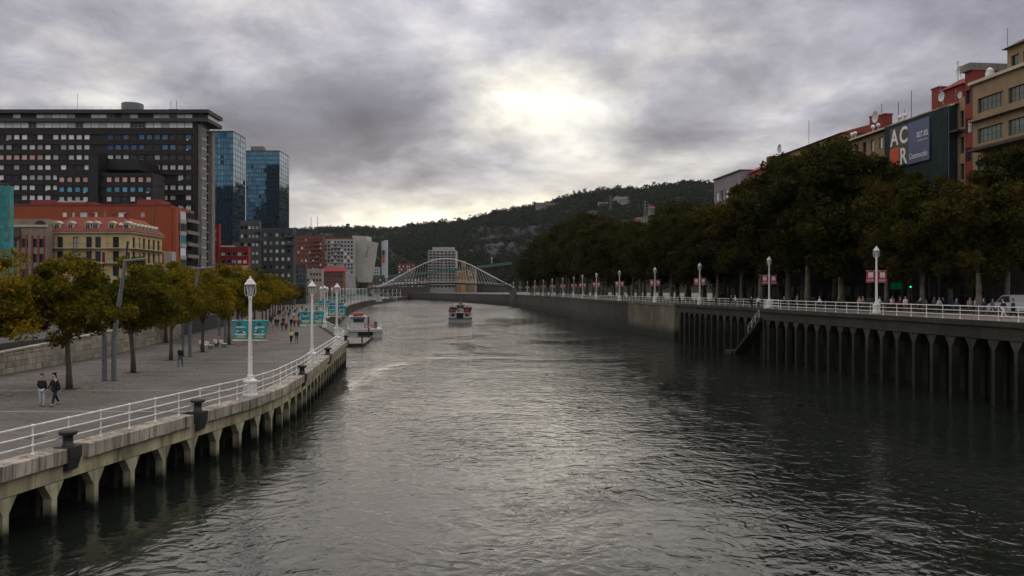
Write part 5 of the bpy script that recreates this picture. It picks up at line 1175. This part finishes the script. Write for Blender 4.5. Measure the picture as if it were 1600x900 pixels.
# lower houses further along
o5, W5, H5 = row_house('town_house', 'long ochre house with dish and aerial above the plane trees', 1207, 1317, (1240, 236), 12, m_ochre, 9, 5, 3.5, 1.2, 1.8, [g_dark], m_dframe, 1, 0, 7)
MB().hull2([(-.5, -.6, H5), (W5 + .3, -.6, H5), (W5 + .3, 12, H5), (-.5, 12, H5)], [(.5, 5, H5 + 1.6), (W5, 5, H5 + 1.6), (W5, 7, H5 + 1.6), (.5, 7, H5 + 1.6)]).build('roof', m_tile, o5)
aerial(o5, W5 * .36, 3, H5 + 1, 5.2); dish(o5, W5 * .12, .3, H5 + 1.6, 1.0)
o6, W6, H6 = row_house('town_house', 'pale house with two pitched gables above the plane trees', 1158, 1206.6, (1185, 283), 12, m_wht, 6, 4, 3.3, 1.5, 1.9, [g_dark, g_curt], m_frame, 1, 0, 8, ztop=.9)
for x0, x1, mm in ((.5, W6 * .38, m_rose), (W6 * .62, W6 - .2, m_beige)):
    xm = (x0 + x1) / 2
    MB().box(x0, x1, 2.2, 10, H6 + .002, H6 + 3.2).hull2([(x0 - .6, 1.6, H6 + 3.2), (x1 + .6, 1.6, H6 + 3.2), (x1 + .6, 10.6, H6 + 3.2), (x0 - .6, 10.6, H6 + 3.2)], [(x0 + 1, 4, H6 + 4.6), (x1 - 1, 4, H6 + 4.6), (x1 - 1, 8, H6 + 4.6), (x0 + 1, 8, H6 + 4.6)]).build('attic', mm, o6)
MB().box(W6 * .3, W6 * .42, 4, 5.4, H6 + 3.2, H6 + 6.2).build('chimney', m_tile, o6)
MB().box(-.2, W6 + .1, -1.1, -.003, H6 - .3, H6).build('cornice', m_trim, o6)
o7, W7, H7 = row_house('town_house', 'boxy mauve grey house end above the far plane trees', 1116, 1157.6, (1130, 277), 22, m_mau, 5, 6, 3.6, 2.0, 2.2, [g_pale, g_dark], m_frame, 1, 0, 9, ztop=3.2)
MB().box(-.3, W7 + .05, -.3, 22, H7, H7 + .35).build('parapet', m_dkbr, o7)

# ------------------------------------------------------------------ arched footbridge
BD = 470.0
br = thing('arch_bridge', 'white cable arch footbridge across the river', 'bridge')
m_bridge = M('bridge_white', (.62, .62, .60), .5, .08, .4)
ap = [(578, 453), (590, 447.5), (605, 440.5), (620, 433.3), (635, 426), (650, 418.8), (665, 412), (677, 407.6), (688, 405.4), (700, 404.8), (712, 406), (724, 409.5), (738, 415.2), (753, 423), (768, 431), (785, 440), (803, 449)]
def arch_pt(a, y):                     # the arch leans across the deck
    s = (a - 578) / 225.0; return Vector((px(a, BD), BD + 8 - 14 * math.sin(math.pi * s), pz(y, BD)))
AP = [arch_pt(a, y) for a, y in ap]
MB().tube(AP, .29, 8).build('arch', m_bridge, br)
def deck(s):
    a = 577 + 222 * s; y = 450.5 - 7.5 * math.sin(math.pi * s) - 2.5 * s
    return Vector((px(a, BD), BD + 9 * math.sin(math.pi * s) - 4, pz(y, BD)))
for k in range(24):
    A_, B2 = deck(k / 24), deck((k + 1) / 24); w = Vector((0, 3.2, 0))
    MB().hull2([A_ - w, A_ + w, A_ + w * .4 - Vector((0, 0, .75)), A_ - w * .4 - Vector((0, 0, .75))], [B2 - w, B2 + w, B2 + w * .4 - Vector((0, 0, .75)), B2 - w * .4 - Vector((0, 0, .75))]).build('deck_panel', m_bridge, br)
for s_ in (-3.1, 3.1):
    pts = [deck(k / 24) + Vector((0, s_, 1.15)) for k in range(25)]; MB().tube(pts, .06, 4).build('handrail', m_bridge, br)
    mb = MB()
    for k in range(75): p = deck(k / 74) + Vector((0, s_, 0)); mb.tube([p, p + Vector((0, 0, 1.15))], .03, 3)
    mb.build('balusters', m_bridge, br)
def arch_at(s):
    a = 578 + 225 * s; y = float(np.interp(a, [p[0] for p in ap], [p[1] for p in ap])); return arch_pt(a, y)
cab = MB().tube([(0, 0, 0), (0, 0, 1)], 1, 4, False).mesh('cable', m_bridge)
for s_ in (-3.0, 3.0):
    for k in range(38):
        s = .09 + .82 * k / 37; p = deck(s) + Vector((0, s_, 0)); q = arch_at(.16 + .68 * k / 37); v = q - p
        put('cable', cab, br, p, tuple(v.to_track_quat('Z', 'Y').to_euler()), (.045, .045, v.length))
# splayed concrete supports and ramps
X_, Y_ = px(584, BD), BD
MB().hull2([(X_ + 2, Y_ - 4, LZ), (X_ + 5, Y_ - 4, LZ), (X_ + 2, Y_ - 4, 9.4), (X_ - 2.4, Y_ - 4, 9.8)], [(X_ + 2, Y_ - 1, LZ), (X_ + 5, Y_ - 1, LZ), (X_ + 2, Y_ - 1, 9.4), (X_ - 2.4, Y_ - 1, 9.8)]).build('support', m_bridge, br)
MB().hull2([(X_ + 1, Y_ - 6, 9.2), (X_ + 2, Y_ - 6, 9.8), (X_ + 14, Y_ - 6, 4.3), (X_ + 14, Y_ - 6, 3.2)], [(X_ + 1, Y_ - 4.2, 9.2), (X_ + 2, Y_ - 4.2, 9.8), (X_ + 14, Y_ - 4.2, 4.3), (X_ + 14, Y_ - 4.2, 3.2)]).build('stair_flight', m_concr, br)
MB().hull2([(X_ - 4, Y_ - 5, 10), (X_ + 1, Y_ - 5, 10.4), (X_ + 1, Y_ + 3, 10.4), (X_ - 4, Y_ + 3, 10)], [(X_ - 26, Y_ - 5, 9.4), (X_ - 24, Y_ - 5, 9.8), (X_ - 24, Y_ + 3, 9.8), (X_ - 26, Y_ + 3, 9.4)]).build('ramp', m_bridge, br)
XR = px(799, BD)
MB().hull2([(XR + 1, Y_ - 4, 4), (XR + 3, Y_ - 4, 4), (XR + 3, Y_ - 4, 10.4), (XR - 3, Y_ - 4, 10.4)], [(XR + 1, Y_ + 1, 4), (XR + 3, Y_ + 1, 4), (XR + 3, Y_ + 1, 10.4), (XR - 3, Y_ + 1, 10.4)]).build('support', m_concr, br)
# blue banners and lamps on the promenade point beyond the bridge
for i, y in enumerate((545, 575, 605, 640, 680, 720, 760)):
    x = bank(LB, y) - .6; lamp(x, y, LZ, 0, f'small white lamp post beyond the arch bridge, {ORD[i]} from the bridge', 'lamps beyond the arch bridge')
    for s in (-1, 1): banner('lamp_banner', blueM[i % 2], (x + s * .6 - .44, y, LZ + 3.4), 0, f'blue banner, {"river" if s > 0 else "land"} side of the {ORD[i]} lamp beyond the arch bridge', 'blue banners beyond the bridge', 'blue')

# ------------------------------------------------------------------ road bridge with portal pylon, far buildings
rb = thing('road_bridge', 'distant green road bridge with white pylon and cables', 'bridge')
m_green = M('bridge_green', (.035, .095, .085), .6, .2, .2); m_pyl = M('pylon_pale', (.42, .45, .48), .6, .1, .2); m_pan = M('pylon_orange_red', (.42, .09, .035), .6, .25, .2)
RD = 760.0
def rp(a, y, d): return (px(a, d), d, pz(y, d))
for (a, y, d, b, y2, d2) in ((560, 431.5, 742, 612, 429.5, 765), (612, 429.5, 765, 665, 424, 790), (665, 424, 790, 722, 418, 820), (722, 418, 820, 772, 412, 850), (772, 412, 850, 800, 409, 870)):
    A_, B2 = Vector(rp(a, y, d)), Vector(rp(b, y2, d2)); w = Vector((0, 9, 0)); h = Vector((0, 0, 2.6))
    MB().hull2([A_, A_ + w, A_ + w - h, A_ - h], [B2, B2 + w, B2 + w - h, B2 - h]).build('girder', m_green, rb)
for a0, a1, d_, y0, y1, mm, nm in ((596.3, 600.6, 762, 376.5, 431, m_pyl, 'pylon_leg'), (600.9, 605.4, 758, 375, 434.5, m_pyl, 'pylon_leg')):
    MB().box(px(a0, d_), px(a1, d_), d_, d_ + 3, pz(y1, d_), pz(y0, d_)).build(nm, mm, rb)
MB().box(px(597, 757), px(600.7, 757), 757, 757.6, pz(411, 757), pz(391, 757)).build('red_panel', m_pan, rb)
MB().box(px(597, 756), px(600.9, 756), 756, 756.6, pz(398, 756), pz(391, 756)).build('dark_panel', m_panel_dk, rb)
for k in range(5): MB().tube([rp(604, 380 + k * 3, 760), rp(625 + k * 12, 428 - k * 1.2, 772 + k * 5)], .1, 3).build('cable', m_steel, rb)
MB().tube([rp(768.5, 412, 848), rp(768.5, 401, 848)], .35, 5).tube([rp(766.5, 403.5, 848), rp(770.5, 403.5, 848)], .25, 5).build('lamp_mast', m_pyl, rb)
ft = sbox('apartment_building', 'white balconied tower block seen behind the arch bridge', 900, 669, 712, 391, 715, m_wht, 7, 13, [g_dark], m_frame, 3.3, 2.0, 3.1, 0, 20, ztop=1.0)
o, W, D, H = ft
for k in range(12): MB().box(-.6, W * .45, -1.4, 0, H - 3.6 - k * 3.1, H - 2.8 - k * 3.1).box(W * .62, W + .6, -1.4, 0, H - 3.6 - k * 3.1, H - 2.8 - k * 3.1).build('balcony', m_wht, o)
MB().box(W * .15, W * .95, 1, 9, H, H + 3.4).build('attic', m_wht, o)
sbox('apartment_building', 'brown block left of the white tower behind the arch', 880, 622, 645, 412, 648, m_brick, 7, 4, [g_dark, g_curt], m_frame, 1.4, 1.6, 3.1, 0, 21)
sbox('apartment_building', 'low brown blocks under the road bridge', 860, 575, 668, 433, 672, m_dkbr, 18, 3, [g_dark, g_curt], m_frame, 1.6, 1.6, 3.1, 0, 22)
sbox('apartment_building', 'tan block right of the white tower behind the arch', 880, 713, 742, 420, 745, m_beige, 8, 5, [g_dark, g_curt], m_frame, 1.4, 1.6, 3.1, 0, 23)
o, W, D, H = sbox('apartment_building', 'thin ochre tower strip behind the arch bridge cables', 870, 721, 727, 408, 728, M('ochre_wall', (.36, .2, .06), .9, .2, .3), 2, 8, [g_dark], m_frame, 1.1, 1.5, 3.1, 0, 24)
sbox('apartment_building', 'dark low block by the far quay behind the footbridge', 930, 640, 790, 447, 795, m_dkbr, 24, 2, [g_dark], m_frame, 1.6, 1.8, 3.1, 0, 25)
sbox('low_building', 'small pale block on the hillside left of the pylon', 900, 575, 592, 417, 594, m_wht, 5, 3, [g_dark], m_frame, 1.4, 1.6, 3.1, 0, 26)

# ------------------------------------------------------------------ hills
RID = [(-900, 350), (-300, 352), (0, 356), (300, 360), (450, 358), (480, 356), (520, 354), (560, 353), (600, 356), (640, 352), (690, 350), (730, 346), (770, 334), (800, 328), (840, 322), (870, 315), (900, 306), (935, 300), (960, 296), (1000, 297), (1040, 289), (1080, 287), (1113, 288), (1200, 282), (1400, 270), (1700, 265), (2300, 280)]
def ridge(p):
    y = float(np.interp(p, [a for a, b in RID], [b for a, b in RID])); D = float(np.interp(p, [300, 600, 850, 1150], [2300, 2000, 1700, 1500])); return D, pz(y, D)
rs = np.random.default_rng(4)
from mathutils import noise as mn
def hill_z(p, t):
    D, zr_ = ridge(p); d0 = 1010 if p < 850 else 1010 - min(420, (p - 850) * 1.1); d = d0 + (D - d0) * t
    s = (t ** .85 if p > 700 else t ** .95) if t <= 1 else 1 - (t - 1) * .6
    z = 4 + (zr_ - 6 - 4) * s
    x = px(p, d); z += mn.fractal(Vector((x * .006, d * .006, 0)), .9, 2, 4) * 13 * min(1, t * 2) * (1 - min(1, t) ** 4)
    return Vector((x, d, z))
ps = list(range(-900, 2301, 20)); ts = [k / 24 for k in range(29)]
V = [hill_z(p, t) for p in ps for t in ts]; nT = len(ts)
mb = MB(); mb.v = [tuple(v) for v in V]
m_hill = M('hill_grass', (.013, .018, .010), .95, .5, .012, fine=.2); m_rock = M('quarry_rock', (.022, .020, .025), .95, .5, .03, fine=.4); m_mead = M('meadow', (.05, .075, .026), .95, .3, .02)
def zone(p, t):
    D, zr_ = ridge(p); v = hill_z(p, t); y = HY - (v.z - CAMZ) * F / v.y
    if 735 < p < 862 and 352 < y < 402 and y > 352 + (862 - p) * .03: return 'rock'
    if (975 < p < 1035 and 332 < y < 358 and abs(y - (362 - (p - 975) * .42)) < 12) or (955 < p < 985 and 308 < y < 320): return 'meadow'
    return None
for i in range(len(ps) - 1):
    for j in range(nT - 1):
        zc_ = zone(ps[i] + 10, ts[j] + .02); mb.f.append((i * nT + j, (i + 1) * nT + j, (i + 1) * nT + j + 1, i * nT + j + 1)); mb.m.append({'rock': 1, 'meadow': 2}.get(zc_, 0))
mb.build('hills', [m_hill, m_rock, m_mead], kind='structure', smooth=True)
# woods on the hills: one mass of small leaf faces
C, Rr = [], []
rr = random.Random(11)
for k in range(19000):
    p = rr.uniform(380, 1180); t = rr.random() ** .8 * 1.04 + .015; zc_ = zone(p, t)
    if zc_ == 'meadow' or (zc_ == 'rock' and rr.random() < .8): continue
    if mn.noise(Vector((p * .02, t * 9, 3))) < -.28 and t < .93 and p > 880: continue
    v = hill_z(p, t); s = rr.uniform(3.0, 6.2) * (rr.uniform(.8, 1.7) if t > .96 else 1) * (1.25 if rr.random() < .12 else 1) * (.7 if p < 640 else 1)
    C.append((v.x, v.y, v.z + s * .7)); Rr.append(s)
C = np.array(C); Rr = np.array(Rr); nL = 34
k = np.repeat(np.arange(len(C)), nL); n = len(k); dv = rs.normal(size=(n, 3)); dv /= np.linalg.norm(dv, axis=1)[:, None]
c = C[k] + dv * (Rr[k] * rs.random(n) ** .3)[:, None] * np.array([1, 1, .95]); u = rs.normal(size=(n, 3)); u /= np.linalg.norm(u, axis=1)[:, None]; w = np.cross(u, dv); w /= np.linalg.norm(w, axis=1)[:, None] + 1e-9
s = (Rr[k] * .33)[:, None]; TV = np.stack([c - u * s, c + w * s, c + u * s], 1).reshape(-1, 3)
put('woods', np_mesh('woods', TV, np.arange(3 * n).reshape(-1, 3), m_leafhill, 3), kind='stuff', label='dark wooded slopes of the hills behind the river', category='woods')
# single trees that stand out on the skyline
hillT = [tree_meshes(60 + k, 14, 5.5, 3, .4, 900, .8, m_leafhill, m_bark, clumps=26, nl=5) for k in range(3)]
pineT = tree_meshes(70, 18, 3.6, 6, .3, 700, .8, m_leafhill, m_bark, clumps=18, nl=4)
SK = [(544, 1.1, 0), (573, .8, 1), (600, .7, 2), (636, .9, 0), (668, .8, 1), (690, .9, 2), (712, .8, 0), (742, 1.0, 1), (756, .7, 2), (772, 1.3, 0), (845, .8, 1), (880, 1.0, 2), (897, 1.2, 3), (905, 1.1, 3), (914, 1.2, 3), (922, .9, 3), (950, .8, 0), (978, .9, 1), (1021, .8, 2), (1048, .9, 0), (1068, 1.3, 1), (1074, 1.1, 2)]
for i, (p, s, kk) in enumerate(SK):
    v = hill_z(p, .985); tree('hilltop_tree', pineT if kk == 3 else hillT[kk], (v.x, v.y, v.z), i, s, f'small dark {"pine" if kk == 3 else "tree"} on the hill skyline, {ORD[i]} from the left', 'trees on the hill skyline')
# masts, lattice pylon, hillside buildings
for i, p in enumerate((486, 496)):
    v = hill_z(p, .97); o = thing('radio_mast', f'thin radio mast on the far hilltop, {["left", "right"][i]} of the two', 'mast', v); h = 34
    MB().tube([(0, 0, -6), (0, 0, h)], [1.0, .5], 4).build('mast', m_steel, o)
    for q in (.5, .75, .95): MB().box(-1.6, 1.6, -.3, .3, h * q - .3, h * q + .3).build('cross_arm', m_steel, o)
def lattice(p, t, h, label):
    v = hill_z(p, t); o = thing('lattice_pylon', label, 'pylon', v); mb = MB()
    for sx in (-1, 1):
        for sy in (-1, 1): mb.tube([(2.4 * sx, 2.4 * sy, -1), (.4 * sx, .4 * sy, h)], .22, 4)
    for k in range(8):
        z0, z1 = h * k / 8, h * (k + 1) / 8; a, b = 2.4 - 2 * k / 8, 2.4 - 2 * (k + 1) / 8
        for s_ in (-1, 1): mb.tube([(-a, s_ * a, z0), (b, s_ * b, z1)], .12, 3).tube([(a, s_ * a, z0), (-b, s_ * b, z1)], .12, 3)
    mb.build('lattice', m_steel, o)
    for q in (.72, .84, .95): MB().box(-4, 4, -.25, .25, h * q - .2, h * q + .2).build('cross_arm', m_steel, o)
lattice(1008, .45, 36, 'lattice power pylon on the hillside above the plane trees'); lattice(954, .55, 30, 'shorter lattice pylon on the hillside behind the tall trees')
def hill_house(p, y_img, W, Dd, H, label, wall, roofm, nwin, flat=False):
    best = min((abs((HY - (hill_z(p, t).z - CAMZ) * F / hill_z(p, t).y) - y_img), t) for t in [k / 60 for k in range(10, 60)])[1]; v = hill_z(p, best)
    o = thing('hill_house', label, 'house', (v.x, v.y - 14, v.z - 1.5 + 3))
    block(o, 'wall', -W / 2, 0, -6, W, Dd, H + 6, wall, {'front': (even(W, nwin, W / nwin * .5), [(6 + 1.2, 6 + 1.2 + H * .45)])}, [g_dark], m_frame, .3, 0)
    if not flat: MB().hull2([(-W / 2 - .8, -.8, H), (W / 2 + .8, -.8, H), (W / 2 + .8, Dd + .8, H), (-W / 2 - .8, Dd + .8, H)], [(-W / 2 + 1, Dd / 2 - .3, H + 3), (W / 2 - 1, Dd / 2 - .3, H + 3), (W / 2 - 1, Dd / 2 + .3, H + 3), (-W / 2 + 1, Dd / 2 + .3, H + 3)]).build('roof', roofm, o)
    else: MB().box(-W / 2 - .6, W / 2 + .6, -.8, Dd + .5, H, H + .7).build('roof', roofm, o)
hill_house(862, 326, 64, 12, 8, 'long pale flat-roofed building on the wooded hill', m_concr, m_concr, 20, True)
hill_house(941, 323, 16, 9, 5, 'white hillside house behind the tall rounded trees', m_wht, m_wht, 4, True)
hill_house(973, 319, 20, 9, 5, 'white house by the upper hillside meadow', m_wht, m_tile, 5, True)
hill_house(1016, 334, 9, 7, 5, 'small grey hillside house beside the lattice pylon', m_concr, m_tile, 3)
hill_house(996, 352, 9, 7, 4, 'small tan hillside house below the meadow', m_sand, m_tile, 3)
hill_house(968, 358, 10, 7, 4, 'small red roofed house low on the hillside', m_beige, m_tile, 3)

# ------------------------------------------------------------------ boats
m_hull = M('boat_white', (.42, .42, .40), .4, .1, .6, streak=.25, dirt=(.35, .3, .25)); m_bred2 = M('boat_red', (.15, .02, .02), .5, .12, 2); m_or = M('life_ring_orange', (.33, .045, .025), .5, .1); m_bdark = M('boat_dark', (.02, .02, .022), .5, .2)
d = 236.0
bo = thing('cruise_boat', 'white passenger boat with red trim heading for the arch bridge', 'boat', (px(718.5, d), d, 0), .04)
out = [(-3.2, 0), (3.2, 0), (3.4, 4), (3.3, 12), (2.2, 17), (.0, 21), (-2.2, 17), (-3.3, 12), (-3.4, 4)]
MB().hull2([(x * .9, y * .97 + .3, -.5) for x, y in out], [(x, y, 1.0) for x, y in out]).build('hull', m_hull, bo)
MB().hull2([(x * 1.03, y * 1.0 - .1, 1.0) for x, y in out], [(x * 1.03, y * 1.0 - .1, 1.25) for x, y in out]).build('rubbing_strake', m_bdark, bo)
MB().box(-3.1, -1.0, .5, 15, 1.25, 2.75).build('saloon_wall', m_hull, bo); MB().box(1.0, 3.1, .5, 15, 1.25, 2.75).build('saloon_wall', m_hull, bo)
MB().box(-1.0, 1.0, 1.2, 14.8, 1.25, 2.7).build('saloon_interior', m_bdark, bo)
MB().box(-.95, -.15, 1.05, 1.18, 1.3, 2.6).box(.35, .95, 1.05, 1.18, 1.3, 2.6).build('saloon_door', m_bdark, bo)
for x in (-2.5, 1.5): MB().box(x, x + 1.0, .42, .5, 1.75, 2.45).build('stern_window', g_dark, bo)
for s in (-1, 1):
    for k in range(5): MB().box(s * 3.1 - .02, s * 3.1 + .02, 2 + k * 2.5, 3.9 + k * 2.5, 1.7, 2.5).build('side_window', g_dark, bo)
MB().box(-3.3, 3.3, .2, 16, 2.75, 2.9).build('upper_deck', m_hull, bo)
mb = MB()
for z in (3.2, 3.55, 3.9): mb.tube([(-3.2, 15, z), (-3.2, .3, z), (3.2, .3, z), (3.2, 15, z)], .035, 4)
mb.build('deck_rail', m_bred2, bo)
for x0, x1 in ((-3.15, -1.1), (1.1, 3.15)): MB().box(x0, x1, .25, .3, 2.92, 3.75).build('rail_panel', m_bred2, bo)
for x in (-2.4, -.3, 2.0): MB().lathe([(.22, -.08), (.36, -.08), (.4, 0), (.36, .08), (.22, .08)], 12).build('life_ring', m_or, bo, (x, .15, 3.35), (math.pi / 2, 0, 0))
MB().box(-1.2, 1.2, 6, 8.6, 2.9, 5.0).build('wheelhouse', m_hull, bo); MB().box(-1.0, -.1, 5.93, 6, 3.9, 4.7).box(.1, 1.0, 5.93, 6, 3.9, 4.7).build('wheelhouse_window', g_dark, bo)
MB().box(-1.7, 1.7, 5.4, 9, 5.0, 5.15).build('wheelhouse_roof', m_hull, bo)
MB().tube([(0, 7, 5.15), (0, 7, 7.2)], .06, 5).tube([(-.5, 7, 6.2), (.5, 7, 6.2)], .04, 4).build('mast', m_steel, bo); MB().lathe([(.5, 0), (.55, .3), (.3, .5)], 10, (0, 6.6, 5.15)).build('radar', m_bred2, bo)
MB().tube([(-.6, 5.9, 2.9), (-.6, 5.9, 4.8)], .06, 5).tube([(.6, 5.9, 2.9), (.6, 5.9, 4.8)], .06, 5).build('roof_post', m_steel, bo)
for i, (x, y, jk) in enumerate([(-2.7, 1.5, 'black'), (-2.0, 2.4, 'navy'), (-1.4, 1.6, 'black'), (-2.5, 4, 'brown'), (-1.7, 5, 'black'), (1.4, 1.7, 'black'), (2.1, 2.3, 'grey'), (2.8, 1.5, 'black'), (2.4, 4.1, 'navy'), (1.7, 4.8, 'black'), (2.8, 5.6, 'red'), (-2.9, 3.0, 'black'), (-1.0, 3.0, 'navy'), (1.1, 3.2, 'black'), (3.0, 3.1, 'brown'), (-2.2, .8, 'black'), (2.0, .8, 'navy')]):
    person(px(718.5, d) + x, d + y, 2.9, A + rnd.uniform(-.5, .5), 'stand', i % 3 == 0, jk, 'black', f'passenger in {jk} on the cruise boat, {ORD[i]} from the stern rail', 'passengers on the cruise boat') if not i % 3 == 0 else \
    person(px(718.5, d) + x, d + y, 2.9, A, 'walk2', True, jk, 'black', f'passenger in {jk} on the cruise boat, {ORD[i]} from the stern rail', 'passengers on the cruise boat')
# moored catamaran and its pontoon
d = 162.0; xc = px(571, d)
bo = thing('catamaran', 'white moored catamaran with orange life rafts beside the promenade', 'boat', (xc, d, 0), .22)
hullm = MB().hull2([(-.8, 0, -.3), (.8, 0, -.3), (.95, 0, 1.15), (-.95, 0, 1.15)], [(-.3, 9, -.1), (.3, 9, -.1), (.5, 10.5, 1.3), (-.5, 10.5, 1.3)]).mesh('hull', m_hull)
for s in (-2.35, 2.35): put('hull', hullm, bo, (s, 0, 0))
MB().box(-3.35, 3.35, -.2, 10, 1.1, 1.6).build('deck', m_hull, bo); MB().box(-1.5, 1.5, .3, 9, .3, 1.05).build('underside', m_bdark, bo)
MB().hull2([(-3.0, 2.2, 1.6), (.3, 2.2, 1.6), (.3, 7.5, 1.6), (-3.0, 7.5, 1.6)], [(-2.7, 2.4, 3.9), (.1, 2.4, 3.9), (.1, 7, 3.9), (-2.7, 7, 3.9)]).build('cabin', m_hull, bo)
MB().box(-2.2, -.2, 2.22, 2.5, 2.9, 3.6).build('cabin_window', g_dark, bo); MB().box(-3.0, .5, 2.0, 7.6, 3.9, 4.05).build('cabin_roof', m_hull, bo)
raft = MB().lathe([(.05, -.55), (.32, -.5), (.38, -.2), (.38, .2), (.32, .5), (.05, .55)], 10).mesh('life_raft', m_or)
for x, z in ((-1.75, 4.4), (-.75, 4.45)): put('life_raft', raft, bo, (x, 3.5, z), (0, math.pi / 2, 0))
ring = MB()
vs = []; n1_, n2_ = 14, 6
for i in range(n1_):
    for j in range(n2_): a, b = 2 * math.pi * i / n1_, 2 * math.pi * j / n2_; vs.append(((.34 + .1 * math.cos(b)) * math.cos(a), .1 * math.sin(b), (.34 + .1 * math.cos(b)) * math.sin(a)))
ring.add(vs, [(i * n2_ + j, ((i + 1) % n1_) * n2_ + j, ((i + 1) % n1_) * n2_ + (j + 1) % n2_, i * n2_ + (j + 1) % n2_) for i in range(n1_) for j in range(n2_)]); ring = ring.mesh('life_ring', m_or)
for x, z in ((.2, 2.2), (.95, 2.15), (1.5, 2.2)): put('life_ring', ring, bo, (x, .1, z))
mb = MB()
for z in (2.05, 2.45): mb.tube([(.3, 0, z), (3.2, 0, z), (3.2, 9, z)], .03, 4).tube([(-3.2, 9, z), (-3.2, .0, z), (-2.4, 0, z)], .03, 4)
for x, y in [(.3, 0), (1.3, 0), (2.3, 0), (3.2, 0)] + [(3.2, k) for k in range(1, 10, 2)] + [(-3.2, k) for k in range(0, 10, 2)]: mb.tube([(x, y, 1.6), (x, y, 2.48)], .03, 4)
mb.build('deck_rail', m_rail, bo)
MB().box(.5, .8, 1.5, 1.7, 1.6, 4.0).build('red_post', m_bred2, bo); MB().box(1.9, 2.4, 3, 3.6, 1.6, 2.9).build('locker', m_bdark, bo)
MB().tube([(-2.6, 6, 4.0), (-2.6, 6, 5.4)], .04, 4).build('antenna', m_steel, bo)
person(px(548, 165), 165, 1.6, A, 'stand', False, 'grey', 'black', 'crew member in grey standing at the catamaran\'s side deck', None, 'dark')
d = 140
po = thing('floating_pontoon', 'dark floating pontoon between the quay corner and the moored catamaran', 'pontoon', (px(546, d), d, 0), .1)
MB().box(-2.5, 2.6, -3, 14, -.3, .35).build('float', m_bdark, po)
for k in range(17): MB().box(-2.6, 2.7, -3 + k, -3 + k + .96, .35, .45).build('deck_plank', m_concr, po)
for x, y in ((2.3, -2.5), (2.3, 13)): MB().tube([(x, y, -1), (x, y, 2.2)], .12, 8).build('guide_pile', m_bdark, po)

# ------------------------------------------------------------------ thin evening haze over the valley
def haze():
    m, t, o = newmat('haze_air'); v = N(t, 'ShaderNodeVolumePrincipled'); v.inputs['Color'].default_value = (.86, .90, .95, 1); v.inputs['Density'].default_value = .000025
    v.inputs['Anisotropy'].default_value = .2; t.links.new(v.outputs[0], o.inputs['Volume'])
    MB().box(-3300, 3300, -450, 2900, -2.5, 420).build('haze', m, kind='stuff', label='thin pale evening haze filling the river valley', category='haze')
haze()

# ------------------------------------------------------------------ small things: fallen leaves, wake of the boat
rs = np.random.default_rng(77); P_ = []
for x, y in [(p[0], p[1]) for p in PT] + line[:6]:
    n = 260; a = rs.random(n) * 6.283; r_ = 4.2 * np.abs(rs.normal(size=n)) ** .8
    P_.append(np.stack([x + r_ * np.cos(a), y + r_ * np.sin(a), np.full(n, LZ + .012)], 1))
P_ = np.concatenate(P_); P_ = P_[P_[:, 0] > np.array([bank(WL, q) + .6 for q in P_[:, 1]])]
n = len(P_); a = rs.random(n) * 6.283; s_ = (.05 + .06 * rs.random(n)); u = np.stack([np.cos(a) * s_, np.sin(a) * s_, rs.random(n) * .02], 1); w = np.stack([-np.sin(a) * s_ * .6, np.cos(a) * s_ * .6, rs.random(n) * .02], 1)
put('fallen_leaves', np_mesh('fallen_leaves', np.stack([P_ - u, P_ + w, P_ + u, P_ - w], 1).reshape(-1, 3), np.arange(4 * n).reshape(-1, 4), m_leafgold), kind='stuff', label='yellow leaves fallen on the promenade paving', category='leaves')
xb, yb = px(718.5, 236), 236
mb = MB()
for s in (-1, 1):
    for arm, (sp, ln, hh) in enumerate(((.34, 48, .06), (.12, 30, .05))):
        K = 40; rows = []
        for k in range(K):
            q = k / (K - 1); x = xb + s * (2.6 + sp * ln * q * (1 + .06 * math.sin(k * 1.9))); y = yb + 2 - ln * q; h = hh * (1 - q) ** .7 * (1 + .3 * math.sin(k * 2.3)); wd = .5 + 1.0 * q
            rows.append([(x - wd, y, .002), (x - wd * .4, y, h * .6), (x, y, h), (x + wd * .4, y, h * .6), (x + wd, y, .002)])
        for A_, B2 in zip(rows, rows[1:]):
            for j in range(4): mb.quad(A_[j], A_[j + 1], B2[j + 1], B2[j])
mb.build('boat_wake', m_water, kind='stuff', smooth=True, label='spreading wake behind the passenger boat', category='wake')

m_soil = M('tree_pit_soil', (.045, .034, .025), .95, .3, 4, fine=.4)
for x, y in [(p[0], p[1]) for p in PT] + line[:5]:
    MB().box(x - .75, x + .75, y - .75, y + .75, LZ, LZ + .008).build('tree_pit', m_soil, bpy.data.objects['promenade_left'])
    for a, b, c, d_ in ((-.85, .85, -.85, -.75), (-.85, .85, .75, .85), (-.85, -.75, -.75, .75), (.75, .85, -.75, .75)): MB().box(x + a, x + b, y + c, y + d_, LZ, LZ + .02).build('pit_edging', m_strip, bpy.data.objects['promenade_left'])
for y in (36, 48, 60, 73, 86, 99):
    x = bank(LB, y) - 3.4; MB().box(x - .25, x + .25, y - .5, y + .5, LZ, LZ + .009).build('drain_grate', m_iron, bpy.data.objects['promenade_left'])
